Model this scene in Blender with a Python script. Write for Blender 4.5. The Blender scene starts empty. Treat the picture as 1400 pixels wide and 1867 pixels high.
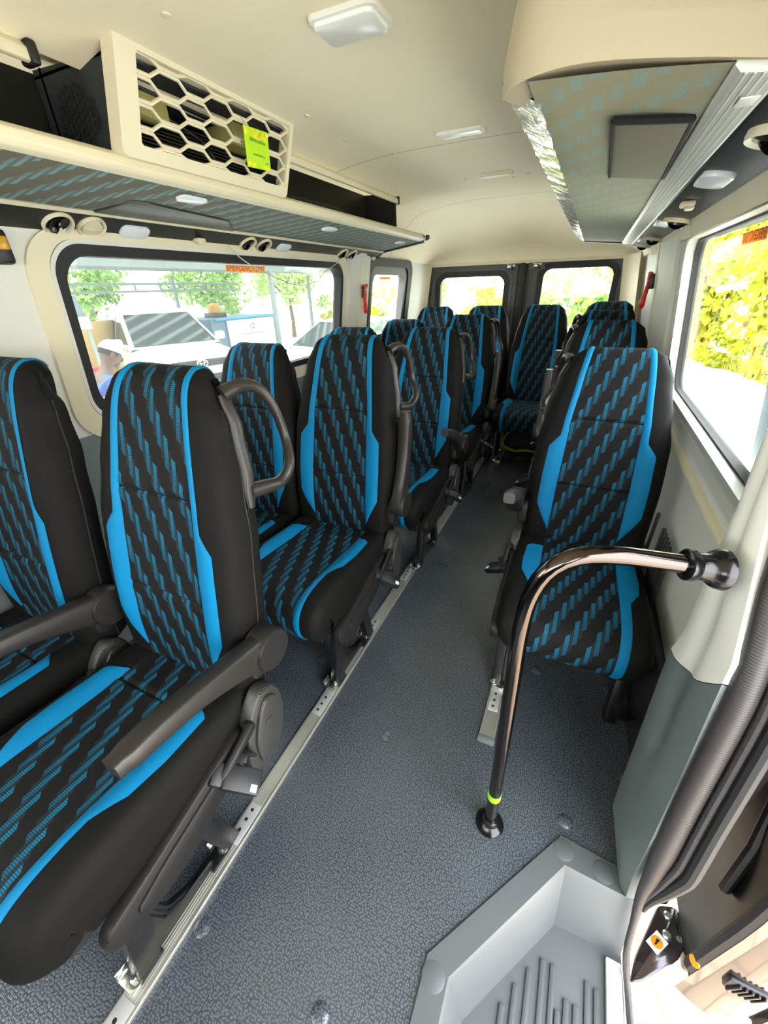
import bpy, bmesh, math, random
from mathutils import Vector, Matrix
import numpy as np

D = bpy.data
COL = bpy.context.scene.collection
random.seed(7)

# ------------------------------------------------------------------ helpers
def lin(c):
    r = []
    for v in c:
        v = v / 255.0
        r.append(v / 12.92 if v <= 0.04045 else ((v + 0.055) / 1.055) ** 2.4)
    return (r[0], r[1], r[2], 1.0)

class NT:
    """tiny node-graph helper"""
    def __init__(s, m):
        s.t = m.node_tree
    def n(s, kind, **kw):
        nd = s.t.nodes.new(kind)
        for k, v in kw.items():
            setattr(nd, k, v)
        return nd
    def link(s, a, b):
        s.t.links.new(a, b)
    def m(s, op, a, b=None, c=None):
        nd = s.n('ShaderNodeMath', operation=op)
        for i, v in enumerate((a, b, c)):
            if v is None:
                continue
            if isinstance(v, (int, float)):
                nd.inputs[i].default_value = v
            else:
                s.link(v, nd.inputs[i])
        return nd.outputs[0]
    def mix(s, f, a, b):
        nd = s.n('ShaderNodeMix', data_type='RGBA')
        for sock, v in ((nd.inputs[0], f), (nd.inputs[6], a), (nd.inputs[7], b)):
            if isinstance(v, (int, float, tuple)):
                sock.default_value = v
            else:
                s.link(v, sock)
        return nd.outputs[2]

def mat(name, col, rough=0.6, metal=0.0, bump=0.0, bscale=200.0, var=0.0, vscale=4.0, spec=0.5, coat=0.0, sheen=0.0):
    m = D.materials.new(name)
    m.use_nodes = True
    b = m.node_tree.nodes['Principled BSDF']
    g = NT(m)
    b.inputs['Base Color'].default_value = lin(col)
    b.inputs['Roughness'].default_value = rough
    b.inputs['Metallic'].default_value = metal
    b.inputs['Specular IOR Level'].default_value = spec
    if coat:
        b.inputs['Coat Weight'].default_value = coat
        b.inputs['Coat Roughness'].default_value = 0.08
    if sheen:
        b.inputs['Sheen Weight'].default_value = sheen
    if bump or var:
        tc = g.n('ShaderNodeTexCoord')
    if var:
        nz = g.n('ShaderNodeTexNoise')
        nz.inputs['Scale'].default_value = vscale
        nz.inputs['Detail'].default_value = 4
        g.link(tc.outputs['Object'], nz.inputs['Vector'])
        c = lin(col)
        lo = tuple(v * (1 - var) for v in c[:3]) + (1,)
        hi = tuple(min(1, v * (1 + var)) for v in c[:3]) + (1,)
        g.link(g.mix(nz.outputs[0], lo, hi), b.inputs['Base Color'])
    if bump:
        nz = g.n('ShaderNodeTexNoise')
        nz.inputs['Scale'].default_value = bscale
        nz.inputs['Detail'].default_value = 2
        g.link(tc.outputs['Object'], nz.inputs['Vector'])
        bp = g.n('ShaderNodeBump')
        bp.inputs['Strength'].default_value = bump
        bp.inputs['Distance'].default_value = 0.002
        g.link(nz.outputs[0], bp.inputs['Height'])
        g.link(bp.outputs[0], b.inputs['Normal'])
    return m

def fabric_mat(name, base, blue, dim, w=0.021, per=0.150, slope=0.30, dots=True, rough=0.75, vert=False, amp=1.0, lines=0):
    """woven cloth with stepped columns of slanted dashes, laid out in UV metres"""
    m = D.materials.new(name)
    m.use_nodes = True
    g = NT(m)
    b = m.node_tree.nodes['Principled BSDF']
    uv = g.n('ShaderNodeUVMap')
    sp = g.n('ShaderNodeSeparateXYZ')
    g.link(uv.outputs[0], sp.inputs[0])
    u, v = (sp.outputs[1], sp.outputs[0]) if vert else (sp.outputs[0], sp.outputs[1])
    cu = g.m('DIVIDE', g.m('ADD', u, 5.0), w)
    ci = g.m('FLOOR', cu)
    cf = g.m('SUBTRACT', cu, ci)
    # column step: each neighbour sits a third of a period lower
    t = g.m('DIVIDE', g.m('ADD', v, 5.0), per)
    t = g.m('ADD', t, g.m('MULTIPLY', ci, slope))
    t = g.m('ADD', t, g.m('MULTIPLY', cf, 0.10))
    tf = g.m('FRACT', t)
    # bright dash, then a dim dash beside it
    gap = g.m('MULTIPLY', g.m('GREATER_THAN', cf, 0.10), g.m('LESS_THAN', cf, 0.68))
    dash = g.m('MULTIPLY', g.m('LESS_THAN', tf, 0.44), gap)
    gap2 = g.m('GREATER_THAN', cf, 0.70)
    dash2 = g.m('MULTIPLY', g.m('LESS_THAN', g.m('FRACT', g.m('ADD', t, 0.12)), 0.42), gap2)
    fade = g.m('ADD', g.m('MULTIPLY', g.m('SUBTRACT', 0.44, tf), -1.2), 1.0)
    dash = g.m('MULTIPLY', dash, fade)
    if dots:
        st = g.m('FRACT', g.m('DIVIDE', g.m('ADD', v, 5.0), 0.0040))
        stm = g.m('ADD', g.m('MULTIPLY', g.m('GREATER_THAN', st, 0.35), 0.75), 0.25)
        dash = g.m('MULTIPLY', dash, stm)
        dash2 = g.m('MULTIPLY', dash2, stm)
    if lines:
        dash = g.m('MULTIPLY', dash, g.m('GREATER_THAN', g.m('FRACT', g.m('MULTIPLY', cf, float(lines))), 0.42))
    # woven unevenness of the base
    tc = g.n('ShaderNodeTexCoord')
    nz = g.n('ShaderNodeTexNoise')
    nz.inputs['Scale'].default_value = 900
    g.link(tc.outputs['Object'], nz.inputs['Vector'])
    c0 = g.mix(nz.outputs[0], tuple(v * 0.8 for v in lin(base)[:3]) + (1,), lin(base))
    c1 = g.mix(g.m('MULTIPLY', dash2, 0.8 * amp), c0, lin(dim))
    c2 = g.mix(g.m('MULTIPLY', dash, amp), c1, lin(blue))
    g.link(c2, b.inputs['Base Color'])
    b.inputs['Roughness'].default_value = rough
    b.inputs['Specular IOR Level'].default_value = 0.22
    bp = g.n('ShaderNodeBump')
    bp.inputs['Strength'].default_value = 0.25
    bp.inputs['Distance'].default_value = 0.001
    g.link(nz.outputs[0], bp.inputs['Height'])
    g.link(bp.outputs[0], b.inputs['Normal'])
    return m

def glass_mat(name, tint=(1, 1, 1), haze=0.0, gloss=0.06):
    m = D.materials.new(name)
    m.use_nodes = True
    g = NT(m)
    t = m.node_tree
    out = t.nodes['Material Output']
    t.nodes.remove(t.nodes['Principled BSDF'])
    tr = g.n('ShaderNodeBsdfTransparent')
    tr.inputs[0].default_value = (*tint, 1)
    gl = g.n('ShaderNodeBsdfGlossy')
    gl.inputs['Roughness'].default_value = 0.02
    fr = g.n('ShaderNodeFresnel')
    ge = g.n('ShaderNodeNewGeometry')
    g.link(g.m('SUBTRACT', 1.35, g.m('MULTIPLY', ge.outputs['Backfacing'], 1.35 - 1 / 1.35)), fr.inputs[0])
    mx = g.n('ShaderNodeMixShader')
    g.link(fr.outputs[0], mx.inputs[0])
    g.link(tr.outputs[0], mx.inputs[1])
    g.link(gl.outputs[0], mx.inputs[2])
    last = mx.outputs[0]
    if haze:
        df = g.n('ShaderNodeBsdfTranslucent')
        df.inputs[0].default_value = (0.95, 0.97, 0.95, 1)
        m2 = g.n('ShaderNodeMixShader')
        m2.inputs[0].default_value = haze
        g.link(last, m2.inputs[1])
        g.link(df.outputs[0], m2.inputs[2])
        last = m2.outputs[0]
    g.link(last, out.inputs[0])
    return m

def tag(o, label=None, cat=None, group=None, kind=None):
    if label: o['label'] = label
    if cat: o['category'] = cat
    if group: o['group'] = group
    if kind: o['kind'] = kind
    return o

def empty(name, loc=(0, 0, 0), rz=0.0, parent=None):
    o = D.objects.new(name, None)
    COL.objects.link(o)
    o.location = loc
    o.rotation_euler = (0, 0, rz)
    o.empty_display_size = 0.05
    if parent: o.parent = parent
    return o

def finish(bm, name, angle=35, smooth=True):
    bmesh.ops.remove_doubles(bm, verts=bm.verts, dist=1e-6)
    bmesh.ops.recalc_face_normals(bm, faces=bm.faces)
    me = D.meshes.new(name)
    bm.to_mesh(me)
    bm.free()
    if smooth:
        for p in me.polygons: p.use_smooth = True
        me.set_sharp_from_angle(angle=math.radians(angle))
    return me

def link(name, me, m=None, parent=None, loc=None):
    o = D.objects.new(name, me)
    COL.objects.link(o)
    if m and len(me.materials) == 0: me.materials.append(m)
    if parent: o.parent = parent
    if loc: o.location = loc
    return o

def obj(name, bm, m, parent=None, angle=35, smooth=True, loc=None):
    return link(name, finish(bm, name, angle, smooth), m, parent, loc)

def struct(o):
    o['kind'] = 'structure'
    return o

def NB(): return bmesh.new()

def box(bm, c, s, r=0.0, rot=None, seg=2):
    t = bmesh.new()
    bmesh.ops.create_cube(t, size=1.0)
    for v in t.verts:
        v.co = Vector((v.co.x * s[0], v.co.y * s[1], v.co.z * s[2]))
    if r > 0:
        bmesh.ops.bevel(t, geom=list(t.edges), offset=min(r, min(s) * 0.49), segments=seg, profile=0.5, affect='EDGES')
    M = Matrix.Translation(Vector(c))
    if rot: M = M @ rot
    merge(bm, t, M)
    return bm

def merge(bm, t, M=None):
    me = D.meshes.new('tmp')
    t.to_mesh(me)
    t.free()
    if M: me.transform(M)
    bm.from_mesh(me)
    D.meshes.remove(me)

def frame_of(d):
    d = d.normalized()
    a = Vector((0, 0, 1)) if abs(d.z) < 0.95 else Vector((1, 0, 0))
    x = d.cross(a).normalized()
    return x, d.cross(x).normalized()

def tube(bm, pts, r, n=10, cap=True, radii=None, flat=1.0):
    P = [Vector(p) for p in pts]
    rings = []
    X = None
    for i, p in enumerate(P):
        d = (P[min(i + 1, len(P) - 1)] - P[max(i - 1, 0)])
        if X is None:
            X, Y = frame_of(d)
        else:
            d.normalize()
            X = (X - d * X.dot(d)).normalized()
            Y = d.cross(X).normalized()
        rr = radii[i] if radii else r
        ring = []
        for k in range(n):
            a = 2 * math.pi * k / n
            ring.append(bm.verts.new(p + X * math.cos(a) * rr + Y * math.sin(a) * rr * flat))
        rings.append(ring)
    for a, b in zip(rings, rings[1:]):
        for k in range(n):
            bm.faces.new((a[k], a[(k + 1) % n], b[(k + 1) % n], b[k]))
    if cap:
        bm.faces.new(list(reversed(rings[0])))
        bm.faces.new(rings[-1])
    return bm

def lathe(bm, prof, n=24, M=None, cap=True):
    t = bmesh.new()
    rings = []
    for r, z in prof:
        rings.append([t.verts.new((r * math.cos(2 * math.pi * k / n), r * math.sin(2 * math.pi * k / n), z)) for k in range(n)])
    for a, b in zip(rings, rings[1:]):
        for k in range(n):
            t.faces.new((a[k], a[(k + 1) % n], b[(k + 1) % n], b[k]))
    if cap:
        t.faces.new(list(reversed(rings[0])))
        t.faces.new(rings[-1])
    merge(bm, t, M)
    return bm

def look(d, loc=(0, 0, 0)):
    """matrix whose z axis points along d"""
    d = Vector(d).normalized()
    x, y = frame_of(d)
    M = Matrix((x, y, d)).transposed().to_4x4()
    M.translation = Vector(loc)
    return M

def prism(bm, poly, to3, d0, d1, bev=0.0):
    t = bmesh.new()
    a = [t.verts.new(to3(p[0], p[1], d0)) for p in poly]
    b = [t.verts.new(to3(p[0], p[1], d1)) for p in poly]
    n = len(poly)
    t.faces.new(a)
    t.faces.new(list(reversed(b)))
    for k in range(n):
        t.faces.new((a[k], b[k], b[(k + 1) % n], a[(k + 1) % n]))
    bmesh.ops.recalc_face_normals(t, faces=t.faces)
    if bev:
        bmesh.ops.bevel(t, geom=list(t.edges), offset=bev, segments=2, profile=0.5, affect='EDGES')
    merge(bm, t)
    return bm

def rrect(a0, b0, a1, b1, r, n=6):
    out = []
    for cx, cy, s in ((a1 - r, b1 - r, 0), (a0 + r, b1 - r, 90), (a0 + r, b0 + r, 180), (a1 - r, b0 + r, 270)):
        for k in range(n + 1):
            a = math.radians(s + 90.0 * k / n)
            out.append((cx + r * math.cos(a), cy + r * math.sin(a)))
    return out

def ngon_round(poly, r, n=4):
    """round the corners of a polygon"""
    out = []
    N = len(poly)
    for i in range(N):
        p0, p, p1 = Vector(poly[i - 1]), Vector(poly[i]), Vector(poly[(i + 1) % N])
        d0, d1 = (p0 - p), (p1 - p)
        q = min(r, d0.length * 0.45, d1.length * 0.45)
        a, c = p + d0.normalized() * q, p + d1.normalized() * q
        for k in range(n + 1):
            t = k / n
            v = a * (1 - t) ** 2 + p * 2 * t * (1 - t) + c * t * t
            out.append((v.x, v.y))
    return out

def panel(bm, to3, outline, holes, thick):
    """flat sheet with holes and real thickness; front at offset 0, back at -thick"""
    t = bmesh.new()
    loops = [outline] + list(holes)
    edges, vl = [], []
    for lp in loops:
        vs = [t.verts.new((p[0], p[1], 0)) for p in lp]
        vl.append(vs)
        for k in range(len(vs)):
            edges.append(t.edges.new((vs[k], vs[(k + 1) % len(vs)])))
    bmesh.ops.triangle_fill(t, use_beauty=True, use_dissolve=False, edges=edges, normal=(0, 0, 1))
    tris = [[v.co.xy[:] for v in f.verts] for f in t.faces]
    t.free()
    t = bmesh.new()
    for tr in tris:
        t.faces.new([t.verts.new(to3(p[0], p[1], 0)) for p in tr])
        t.faces.new([t.verts.new(to3(p[0], p[1], -thick)) for p in reversed(tr)])
    for lp in loops:
        n = len(lp)
        for k in range(n):
            p, q = lp[k], lp[(k + 1) % n]
            t.faces.new([t.verts.new(to3(*p, 0)), t.verts.new(to3(*q, 0)), t.verts.new(to3(*q, -thick)), t.verts.new(to3(*p, -thick))])
    bmesh.ops.remove_doubles(t, verts=t.verts, dist=1e-5)
    bmesh.ops.recalc_face_normals(t, faces=t.faces)
    merge(bm, t)
    return bm

def ring(bm, to3, outer, inner, d0, d1):
    n = len(outer)
    t = bmesh.new()
    L = [[t.verts.new(to3(p[0], p[1], d)) for p in lp] for lp, d in ((outer, d0), (outer, d1), (inner, d1), (inner, d0))]
    for i in range(4):
        a, b = L[i], L[(i + 1) % 4]
        for k in range(n):
            t.faces.new((a[k], a[(k + 1) % n], b[(k + 1) % n], b[k]))
    bmesh.ops.recalc_face_normals(t, faces=t.faces)
    merge(bm, t)
    return bm

def surf(bm, fn, us, vs, uvf=None):
    """grid surface; fn(u,v)->point"""
    uvl = bm.loops.layers.uv.verify() if uvf else None
    V = [[bm.verts.new(fn(u, v)) for u in us] for v in vs]
    for j in range(len(vs) - 1):
        for i in range(len(us) - 1):
            f = bm.faces.new((V[j][i], V[j][i + 1], V[j + 1][i + 1], V[j + 1][i]))
            if uvf:
                for lp, (uu, vv) in zip(f.loops, ((us[i], vs[j]), (us[i + 1], vs[j]), (us[i + 1], vs[j + 1]), (us[i], vs[j + 1]))):
                    lp[uvl].uv = uvf(uu, vv)
    return bm

def lins(a, b, n): return [a + (b - a) * k / (n - 1) for k in range(n)]

def interp(x, tab):
    if x <= tab[0][0]: return tab[0][1]
    for (x0, y0), (x1, y1) in zip(tab, tab[1:]):
        if x <= x1:
            t = (x - x0) / (x1 - x0) if x1 > x0 else 1
            return y0 + (y1 - y0) * t
    return tab[-1][1]

def sinterp(x, tab):
    if x <= tab[0][0]: return tab[0][1]
    for (x0, y0), (x1, y1) in zip(tab, tab[1:]):
        if x <= x1:
            t = (x - x0) / (x1 - x0)
            t = t * t * (3 - 2 * t)
            return y0 + (y1 - y0) * t
    return tab[-1][1]

def catmull(pts, n):
    """dense arclength-resampled Catmull-Rom through pts (any dimension)"""
    P = [np.array(p, float) for p in pts]
    P = [2 * P[0] - P[1]] + P + [2 * P[-1] - P[-2]]
    out = []
    for i in range(1, len(P) - 2):
        for k in range(24):
            t = k / 24
            a, b, c, d = P[i - 1], P[i], P[i + 1], P[i + 2]
            out.append(0.5 * (2 * b + (c - a) * t + (2 * a - 5 * b + 4 * c - d) * t * t + (3 * b - a - 3 * c + d) * t ** 3))
    out.append(P[-2])
    out = np.array(out)
    s = np.concatenate([[0], np.cumsum(np.linalg.norm(np.diff(out, axis=0), axis=1))])
    q = np.linspace(0, s[-1], n)
    return np.stack([np.interp(q, s, out[:, j]) for j in range(out.shape[1])], 1), q

def text_mesh(s, size, depth=0.0004, sx=1.0):
    cu = D.curves.new('lettering', 'FONT')
    cu.body = s
    cu.size = size
    cu.extrude = depth
    cu.align_x = 'CENTER'
    cu.align_y = 'CENTER'
    o = D.objects.new('lettering', cu)
    COL.objects.link(o)
    dg = bpy.context.evaluated_depsgraph_get()
    me = D.meshes.new_from_object(o.evaluated_get(dg))
    D.objects.remove(o)
    D.curves.remove(cu)
    me.transform(Matrix.Diagonal((sx, 1, 1, 1)))
    return me

# ------------------------------------------------------------------ materials
MT = {}
MT['nose'] = mat('beige moulded cap', (172, 161, 136), 0.7, bump=0.08, bscale=500)
MT['headliner'] = mat('cream headliner cloth', (236, 226, 198), 0.95, bump=0.15, bscale=500, var=0.05, vscale=3)
MT['cream'] = mat('cream plastic', (216, 207, 178), 0.5, bump=0.05, bscale=600)
MT['trim'] = mat('pale grey plastic', (208, 207, 198), 0.55, bump=0.08, bscale=500)
MT['trim_white'] = mat('off white plastic', (226, 226, 218), 0.45)
MT['lowergrey'] = mat('slate grey plastic', (100, 110, 110), 0.5, bump=0.1, bscale=700)
MT['doorgrey'] = mat('dark grey painted metal', (74, 76, 76), 0.45, var=0.05)
MT['black'] = mat('black plastic', (20, 20, 21), 0.45, bump=0.06, bscale=600)
MT['blackgloss'] = mat('black glossy plastic', (14, 14, 15), 0.18)
MT['rubber'] = mat('black rubber', (22, 22, 23), 0.6)
MT['sealrub'] = mat('ribbed rubber', (58, 54, 54), 0.5)
MT['charcoal'] = mat('charcoal seat cloth', (19, 18, 17), 0.66, bump=0.25, bscale=900, spec=0.11)
MT['blue'] = mat('bright blue cloth', (0, 114, 162), 0.65, bump=0.15, bscale=900, spec=0.2)
MT['seatfab'] = fabric_mat('seat cloth with blue dashes', (17, 16, 16), (12, 104, 138), (38, 50, 54), w=0.0205, per=0.165, slope=0.30)
MT['rackfab'] = fabric_mat('rack cloth with blue dashes', (112, 108, 94), (120, 174, 182), (116, 116, 104), w=0.019, per=0.20, slope=0.24, dots=False, vert=True, amp=0.8)
MT['rackfab2'] = fabric_mat('faded rack cloth with blue dashes', (150, 148, 122), (108, 164, 172), (142, 144, 122), w=0.026, per=0.13, slope=0.31, dots=False, amp=0.75, lines=7)
MT['grip'] = mat('grey brown plastic', (36, 32, 29), 0.42, bump=0.05, bscale=700)
MT['shell'] = mat('dark grey brown plastic', (32, 30, 28), 0.45, bump=0.05, bscale=700, spec=0.3)
MT['cover'] = mat('grey plastic cover', (50, 49, 46), 0.42, bump=0.05, bscale=700)
MT['steelblk'] = mat('black painted steel', (20, 20, 21), 0.3)
MT['alu'] = mat('brushed aluminium', (205, 203, 192), 0.38, 0.75)
MT['plate'] = mat('pale zinc plate', (200, 200, 198), 0.42, 0.5)
MT['zinc'] = mat('bright zinc', (206, 208, 200), 0.22, 0.95)
MT['chrome_dark'] = mat('black chrome', (84, 76, 72), 0.12, 1.0)
MT['hole'] = mat('dark hole', (8, 8, 8), 0.9)
MT['lime'] = mat('lime tape', (130, 225, 20), 0.5)
MT['tag_lime'] = mat('lime paper', (176, 220, 20), 0.6, var=0.15, vscale=30)
MT['tag_yellow'] = mat('yellow print', (235, 226, 30), 0.6)
MT['tag_ink'] = mat('green ink', (110, 150, 10), 0.6)
MT['red'] = mat('red plastic', (205, 20, 28), 0.3)
MT['foil'] = mat('clear wrinkled film over grey', (206, 208, 198), 0.14, 0.15, bump=0.8, bscale=45)
MT['silver'] = mat('silver trim', (196, 198, 188), 0.4, 0.3)
MT['lamp'] = mat('frosted lamp lens', (236, 236, 230), 0.25)
MT['film'] = mat('film wrapped lamp', (222, 228, 232), 0.12, bump=0.6, bscale=90)
MT['step'] = mat('grey moulded plastic', (84, 87, 88), 0.42, bump=0.06, bscale=500)
MT['white'] = mat('white plastic', (235, 232, 235), 0.4)
MT['bronze'] = mat('bronze black car paint', (52, 42, 42), 0.12, 0.4, coat=0.8)
MT['darkpanel'] = mat('dark panel', (44, 44, 43), 0.35)
MT['recess'] = mat('dark green grey plastic', (38, 39, 33), 0.35)
MT['acbody'] = mat('blue black plastic', (38, 44, 46), 0.6, bump=0.1, bscale=400)
MT['coil'] = mat('yellowed cream metal', (176, 168, 100), 0.5)
MT['sticker'] = mat('orange sticker', (222, 164, 92), 0.6)
MT['sticker_ink'] = mat('dark orange ink', (178, 96, 34), 0.6)
MT['orange'] = mat('orange label', (255, 130, 0), 0.5)
MT['label_white'] = mat('white label', (225, 225, 225), 0.5)
MT['cord'] = mat('thin grey cord', (190, 188, 180), 0.6)
MT['yellow'] = mat('yellow webbing', (225, 200, 10), 0.6)
MT['bagblack'] = mat('black bag cloth', (18, 18, 18), 0.8)
MT['amber'] = mat('amber lens', (190, 140, 40), 0.25)
MT['glass'] = glass_mat('clear window glass', (0.96, 0.98, 0.97))
MT['glass_hazy'] = glass_mat('window glass with dimming tint and milky veil', (0.56, 0.585, 0.57), haze=0.018)  # milky reflection put in as haze; tint added to dim the view outside
MT['plastic_bag'] = glass_mat('clear plastic film', (0.82, 0.82, 0.85), haze=0.015)

def floor_mat():
    m = mat('pebbled blue black vinyl', (56, 62, 70), 0.36, spec=0.9)
    g = NT(m)
    b = m.node_tree.nodes['Principled BSDF']
    tc = g.n('ShaderNodeTexCoord')
    vo = g.n('ShaderNodeTexVoronoi', feature='F1', voronoi_dimensions='2D')
    vo.inputs['Scale'].default_value = 175
    vo.inputs['Randomness'].default_value = 0.65
    g.link(tc.outputs['Object'], vo.inputs['Vector'])
    bp = g.n('ShaderNodeBump')
    bp.inputs['Strength'].default_value = 0.40
    bp.inputs['Distance'].default_value = 0.0015
    g.link(g.m('SUBTRACT', 1.0, vo.outputs['Distance']), bp.inputs['Height'])
    g.link(bp.outputs[0], b.inputs['Normal'])
    nz = g.n('ShaderNodeTexNoise')
    nz.inputs['Scale'].default_value = 3.5
    nz.inputs['Detail'].default_value = 5
    g.link(tc.outputs['Object'], nz.inputs['Vector'])
    base = g.mix(nz.outputs[0], lin((36, 40, 46)), lin((70, 76, 83)))
    peb = g.m('LESS_THAN', vo.outputs['Distance'], 0.36)
    g.link(g.mix(g.m('MULTIPLY', peb, 0.65), base, lin((96, 103, 109))), b.inputs['Base Color'])
    g.link(g.m('ADD', g.m('MULTIPLY', nz.outputs[0], 0.22), 0.13), b.inputs['Roughness'])
    return m
MT['floor'] = floor_mat()

def rib_rubber():
    m = mat('ribbed rubber seal', (50, 46, 46), 0.42)
    g = NT(m)
    b = m.node_tree.nodes['Principled BSDF']
    tc = g.n('ShaderNodeTexCoord')
    wv = g.n('ShaderNodeTexWave', wave_type='BANDS', bands_direction='Z')
    wv.inputs['Scale'].default_value = 60
    wv.inputs['Distortion'].default_value = 1.0
    g.link(tc.outputs['Object'], wv.inputs['Vector'])
    bp = g.n('ShaderNodeBump')
    bp.inputs['Strength'].default_value = 0.35
    bp.inputs['Distance'].default_value = 0.001
    g.link(wv.outputs[0], bp.inputs['Height'])
    g.link(bp.outputs[0], b.inputs['Normal'])
    return m
MT['sealrub'] = rib_rubber()

def lit_film(name, col):
    """thin sticker film that light shines through"""
    m = D.materials.new(name)
    m.use_nodes = True
    g = NT(m)
    t = m.node_tree
    t.nodes.remove(t.nodes['Principled BSDF'])
    a, b_, mx = g.n('ShaderNodeBsdfDiffuse'), g.n('ShaderNodeBsdfTranslucent'), g.n('ShaderNodeMixShader')
    a.inputs[0].default_value = lin(col)
    b_.inputs[0].default_value = lin(col)
    mx.inputs[0].default_value = 0.3
    g.link(a.outputs[0], mx.inputs[1])
    g.link(b_.outputs[0], mx.inputs[2])
    g.link(mx.outputs[0], t.nodes['Material Output'].inputs[0])
    return m
MT['sticker'] = lit_film('orange sticker film', (250, 196, 122))
MT['sticker_ink'] = lit_film('dark orange sticker ink', (176, 74, 14))
# ------------------------------------------------------------------ passenger seats
class Sweep:
    """upholstered pad: a cross-section swept along a side profile (bottom-front first)"""
    def __init__(s, path, hw, T, r, bump, n=64):
        s.p, s.q = catmull(path, n)
        s.S = s.q[-1]
        d = np.gradient(s.p, axis=0)
        d /= np.linalg.norm(d, axis=1)[:, None]
        s.t = d
        s.nn = np.stack([-d[:, 1], d[:, 0]], 1)
        s.hw, s.T, s.r, s.bump = hw, T, r, bump
    def at(s, q):
        y, z = np.interp(q, s.q, s.p[:, 0]), np.interp(q, s.q, s.p[:, 1])
        n = np.array([np.interp(q, s.q, s.nn[:, 0]), np.interp(q, s.q, s.nn[:, 1])])
        return y, z, n / np.linalg.norm(n)
    def top(s, x, q, off=0.0):
        y, z, n = s.at(q)
        hw = s.hw(q)
        h = s.bump(x / hw, q) + off
        # follow the rounded shoulder near the edge
        e = abs(x) - (hw - s.r)
        if e > 0:
            e = min(e, s.r)
            h -= s.r - math.sqrt(max(s.r ** 2 - e ** 2, 0))
        return (x, y + n[0] * h, z + n[1] * h)
    def body(s):
        bm = NB()
        rings = []
        for q in s.q:
            y, z, n = s.at(q)
            hw, T, r = s.hw(q), s.T(q), s.r
            cs = [(-hw * 0.8, -T), (-hw * 0.96, -T * 0.92), (-hw, -T * 0.75), (-hw - 0.004, -T * 0.45)]
            for k in range(6):
                a = math.pi - k * math.pi / 2 / 6
                cs.append((-hw + r + r * math.cos(a), -r + r * math.sin(a) + s.bump(-1 + r * (1 + math.cos(a)) / hw, q)))
            for k in range(17):
                x = -hw + r + (2 * hw - 2 * r) * k / 16
                cs.append((x, s.bump(x / hw, q)))
            for k in range(5, -1, -1):
                a = k * math.pi / 2 / 6
                cs.append((hw - r + r * math.cos(a), -r + r * math.sin(a) + s.bump(1 - r * (1 - math.cos(a)) / hw, q)))
            cs += [(hw + 0.004, -T * 0.45), (hw, -T * 0.75), (hw * 0.96, -T * 0.92), (hw * 0.8, -T)]
            rings.append([bm.verts.new((x, y + n[0] * h, z + n[1] * h)) for x, h in cs])
        m = len(rings[0])
        for a, b in zip(rings, rings[1:]):
            for k in range(m):
                bm.faces.new((a[k], a[(k + 1) % m], b[(k + 1) % m], b[k]))
        bm.faces.new(list(reversed(rings[0])))
        bm.faces.new(rings[-1])
        return bm
    def patch(s, q0, q1, xl, xr, nx, nq, off):
        bm = NB()
        uvl = bm.loops.layers.uv.verify()
        V = []
        qs = lins(q0, q1, nq)
        for q in qs:
            a, b = xl(q), xr(q)
            row = []
            for i in range(nx):
                x = a + (b - a) * i / (nx - 1)
                o = off(x, q) if callable(off) else off
                if i in (0, nx - 1): o = o - 0.003       # edges tucked into the pad
                row.append((bm.verts.new(s.top(x, q, o)), x, q))
            V.append(row)
        for j in range(nq - 1):
            for i in range(nx - 1):
                c = (V[j][i], V[j][i + 1], V[j + 1][i + 1], V[j + 1][i])
                f = bm.faces.new([t[0] for t in c])
                for lp, t in zip(f.loops, c): lp[uvl].uv = (t[1], t[2])
        return bm

BACK_PATH = [(0.475, 0.385), (0.452, 0.40), (0.444, 0.44), (0.446, 0.52), (0.452, 0.60), (0.470, 0.72), (0.494, 0.84), (0.522, 0.96),
             (0.548, 1.06), (0.566, 1.12), (0.582, 1.158), (0.604, 1.186), (0.636, 1.199), (0.668, 1.188), (0.680, 1.155), (0.668, 1.11), (0.640, 1.07), (0.610, 1.04)]
_b = Sweep(BACK_PATH, None, None, 0.036, None, 80)
_iz = int(np.argmax(_b.p[:, 1]))
ST = _b.q[_iz]                         # arclength at the top ridge
def bf(q): return 1.0 - q / ST         # 0 at the top, 1 at the bottom
def back_hw(q): return sinterp(bf(q), [(-0.17, 0.128), (-0.08, 0.118), (0.0, 0.132), (0.06, 0.158), (0.16, 0.184), (0.30, 0.206), (0.45, 0.226), (0.62, 0.230), (0.85, 0.224), (1.0, 0.216)])
def back_T(q): return interp(bf(q), [(-0.30, 0.02), (-0.10, 0.035), (0.0, 0.042), (0.06, 0.055), (0.12, 0.085), (0.25, 0.105), (1.0, 0.11)])
def back_bump(u, q):
    f = bf(q)
    a = abs(u)
    k = sinterp(a, [(0.42, 0.0), (0.72, 1.0), (0.9, 0.75), (1.0, 0.3)])
    return k * interp(f, [(-0.1, 0.0), (0.1, 0.004), (0.4, 0.014), (0.8, 0.020), (1.0, 0.014)])
BACK = Sweep(BACK_PATH, back_hw, back_T, 0.036, back_bump, 80)

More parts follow.
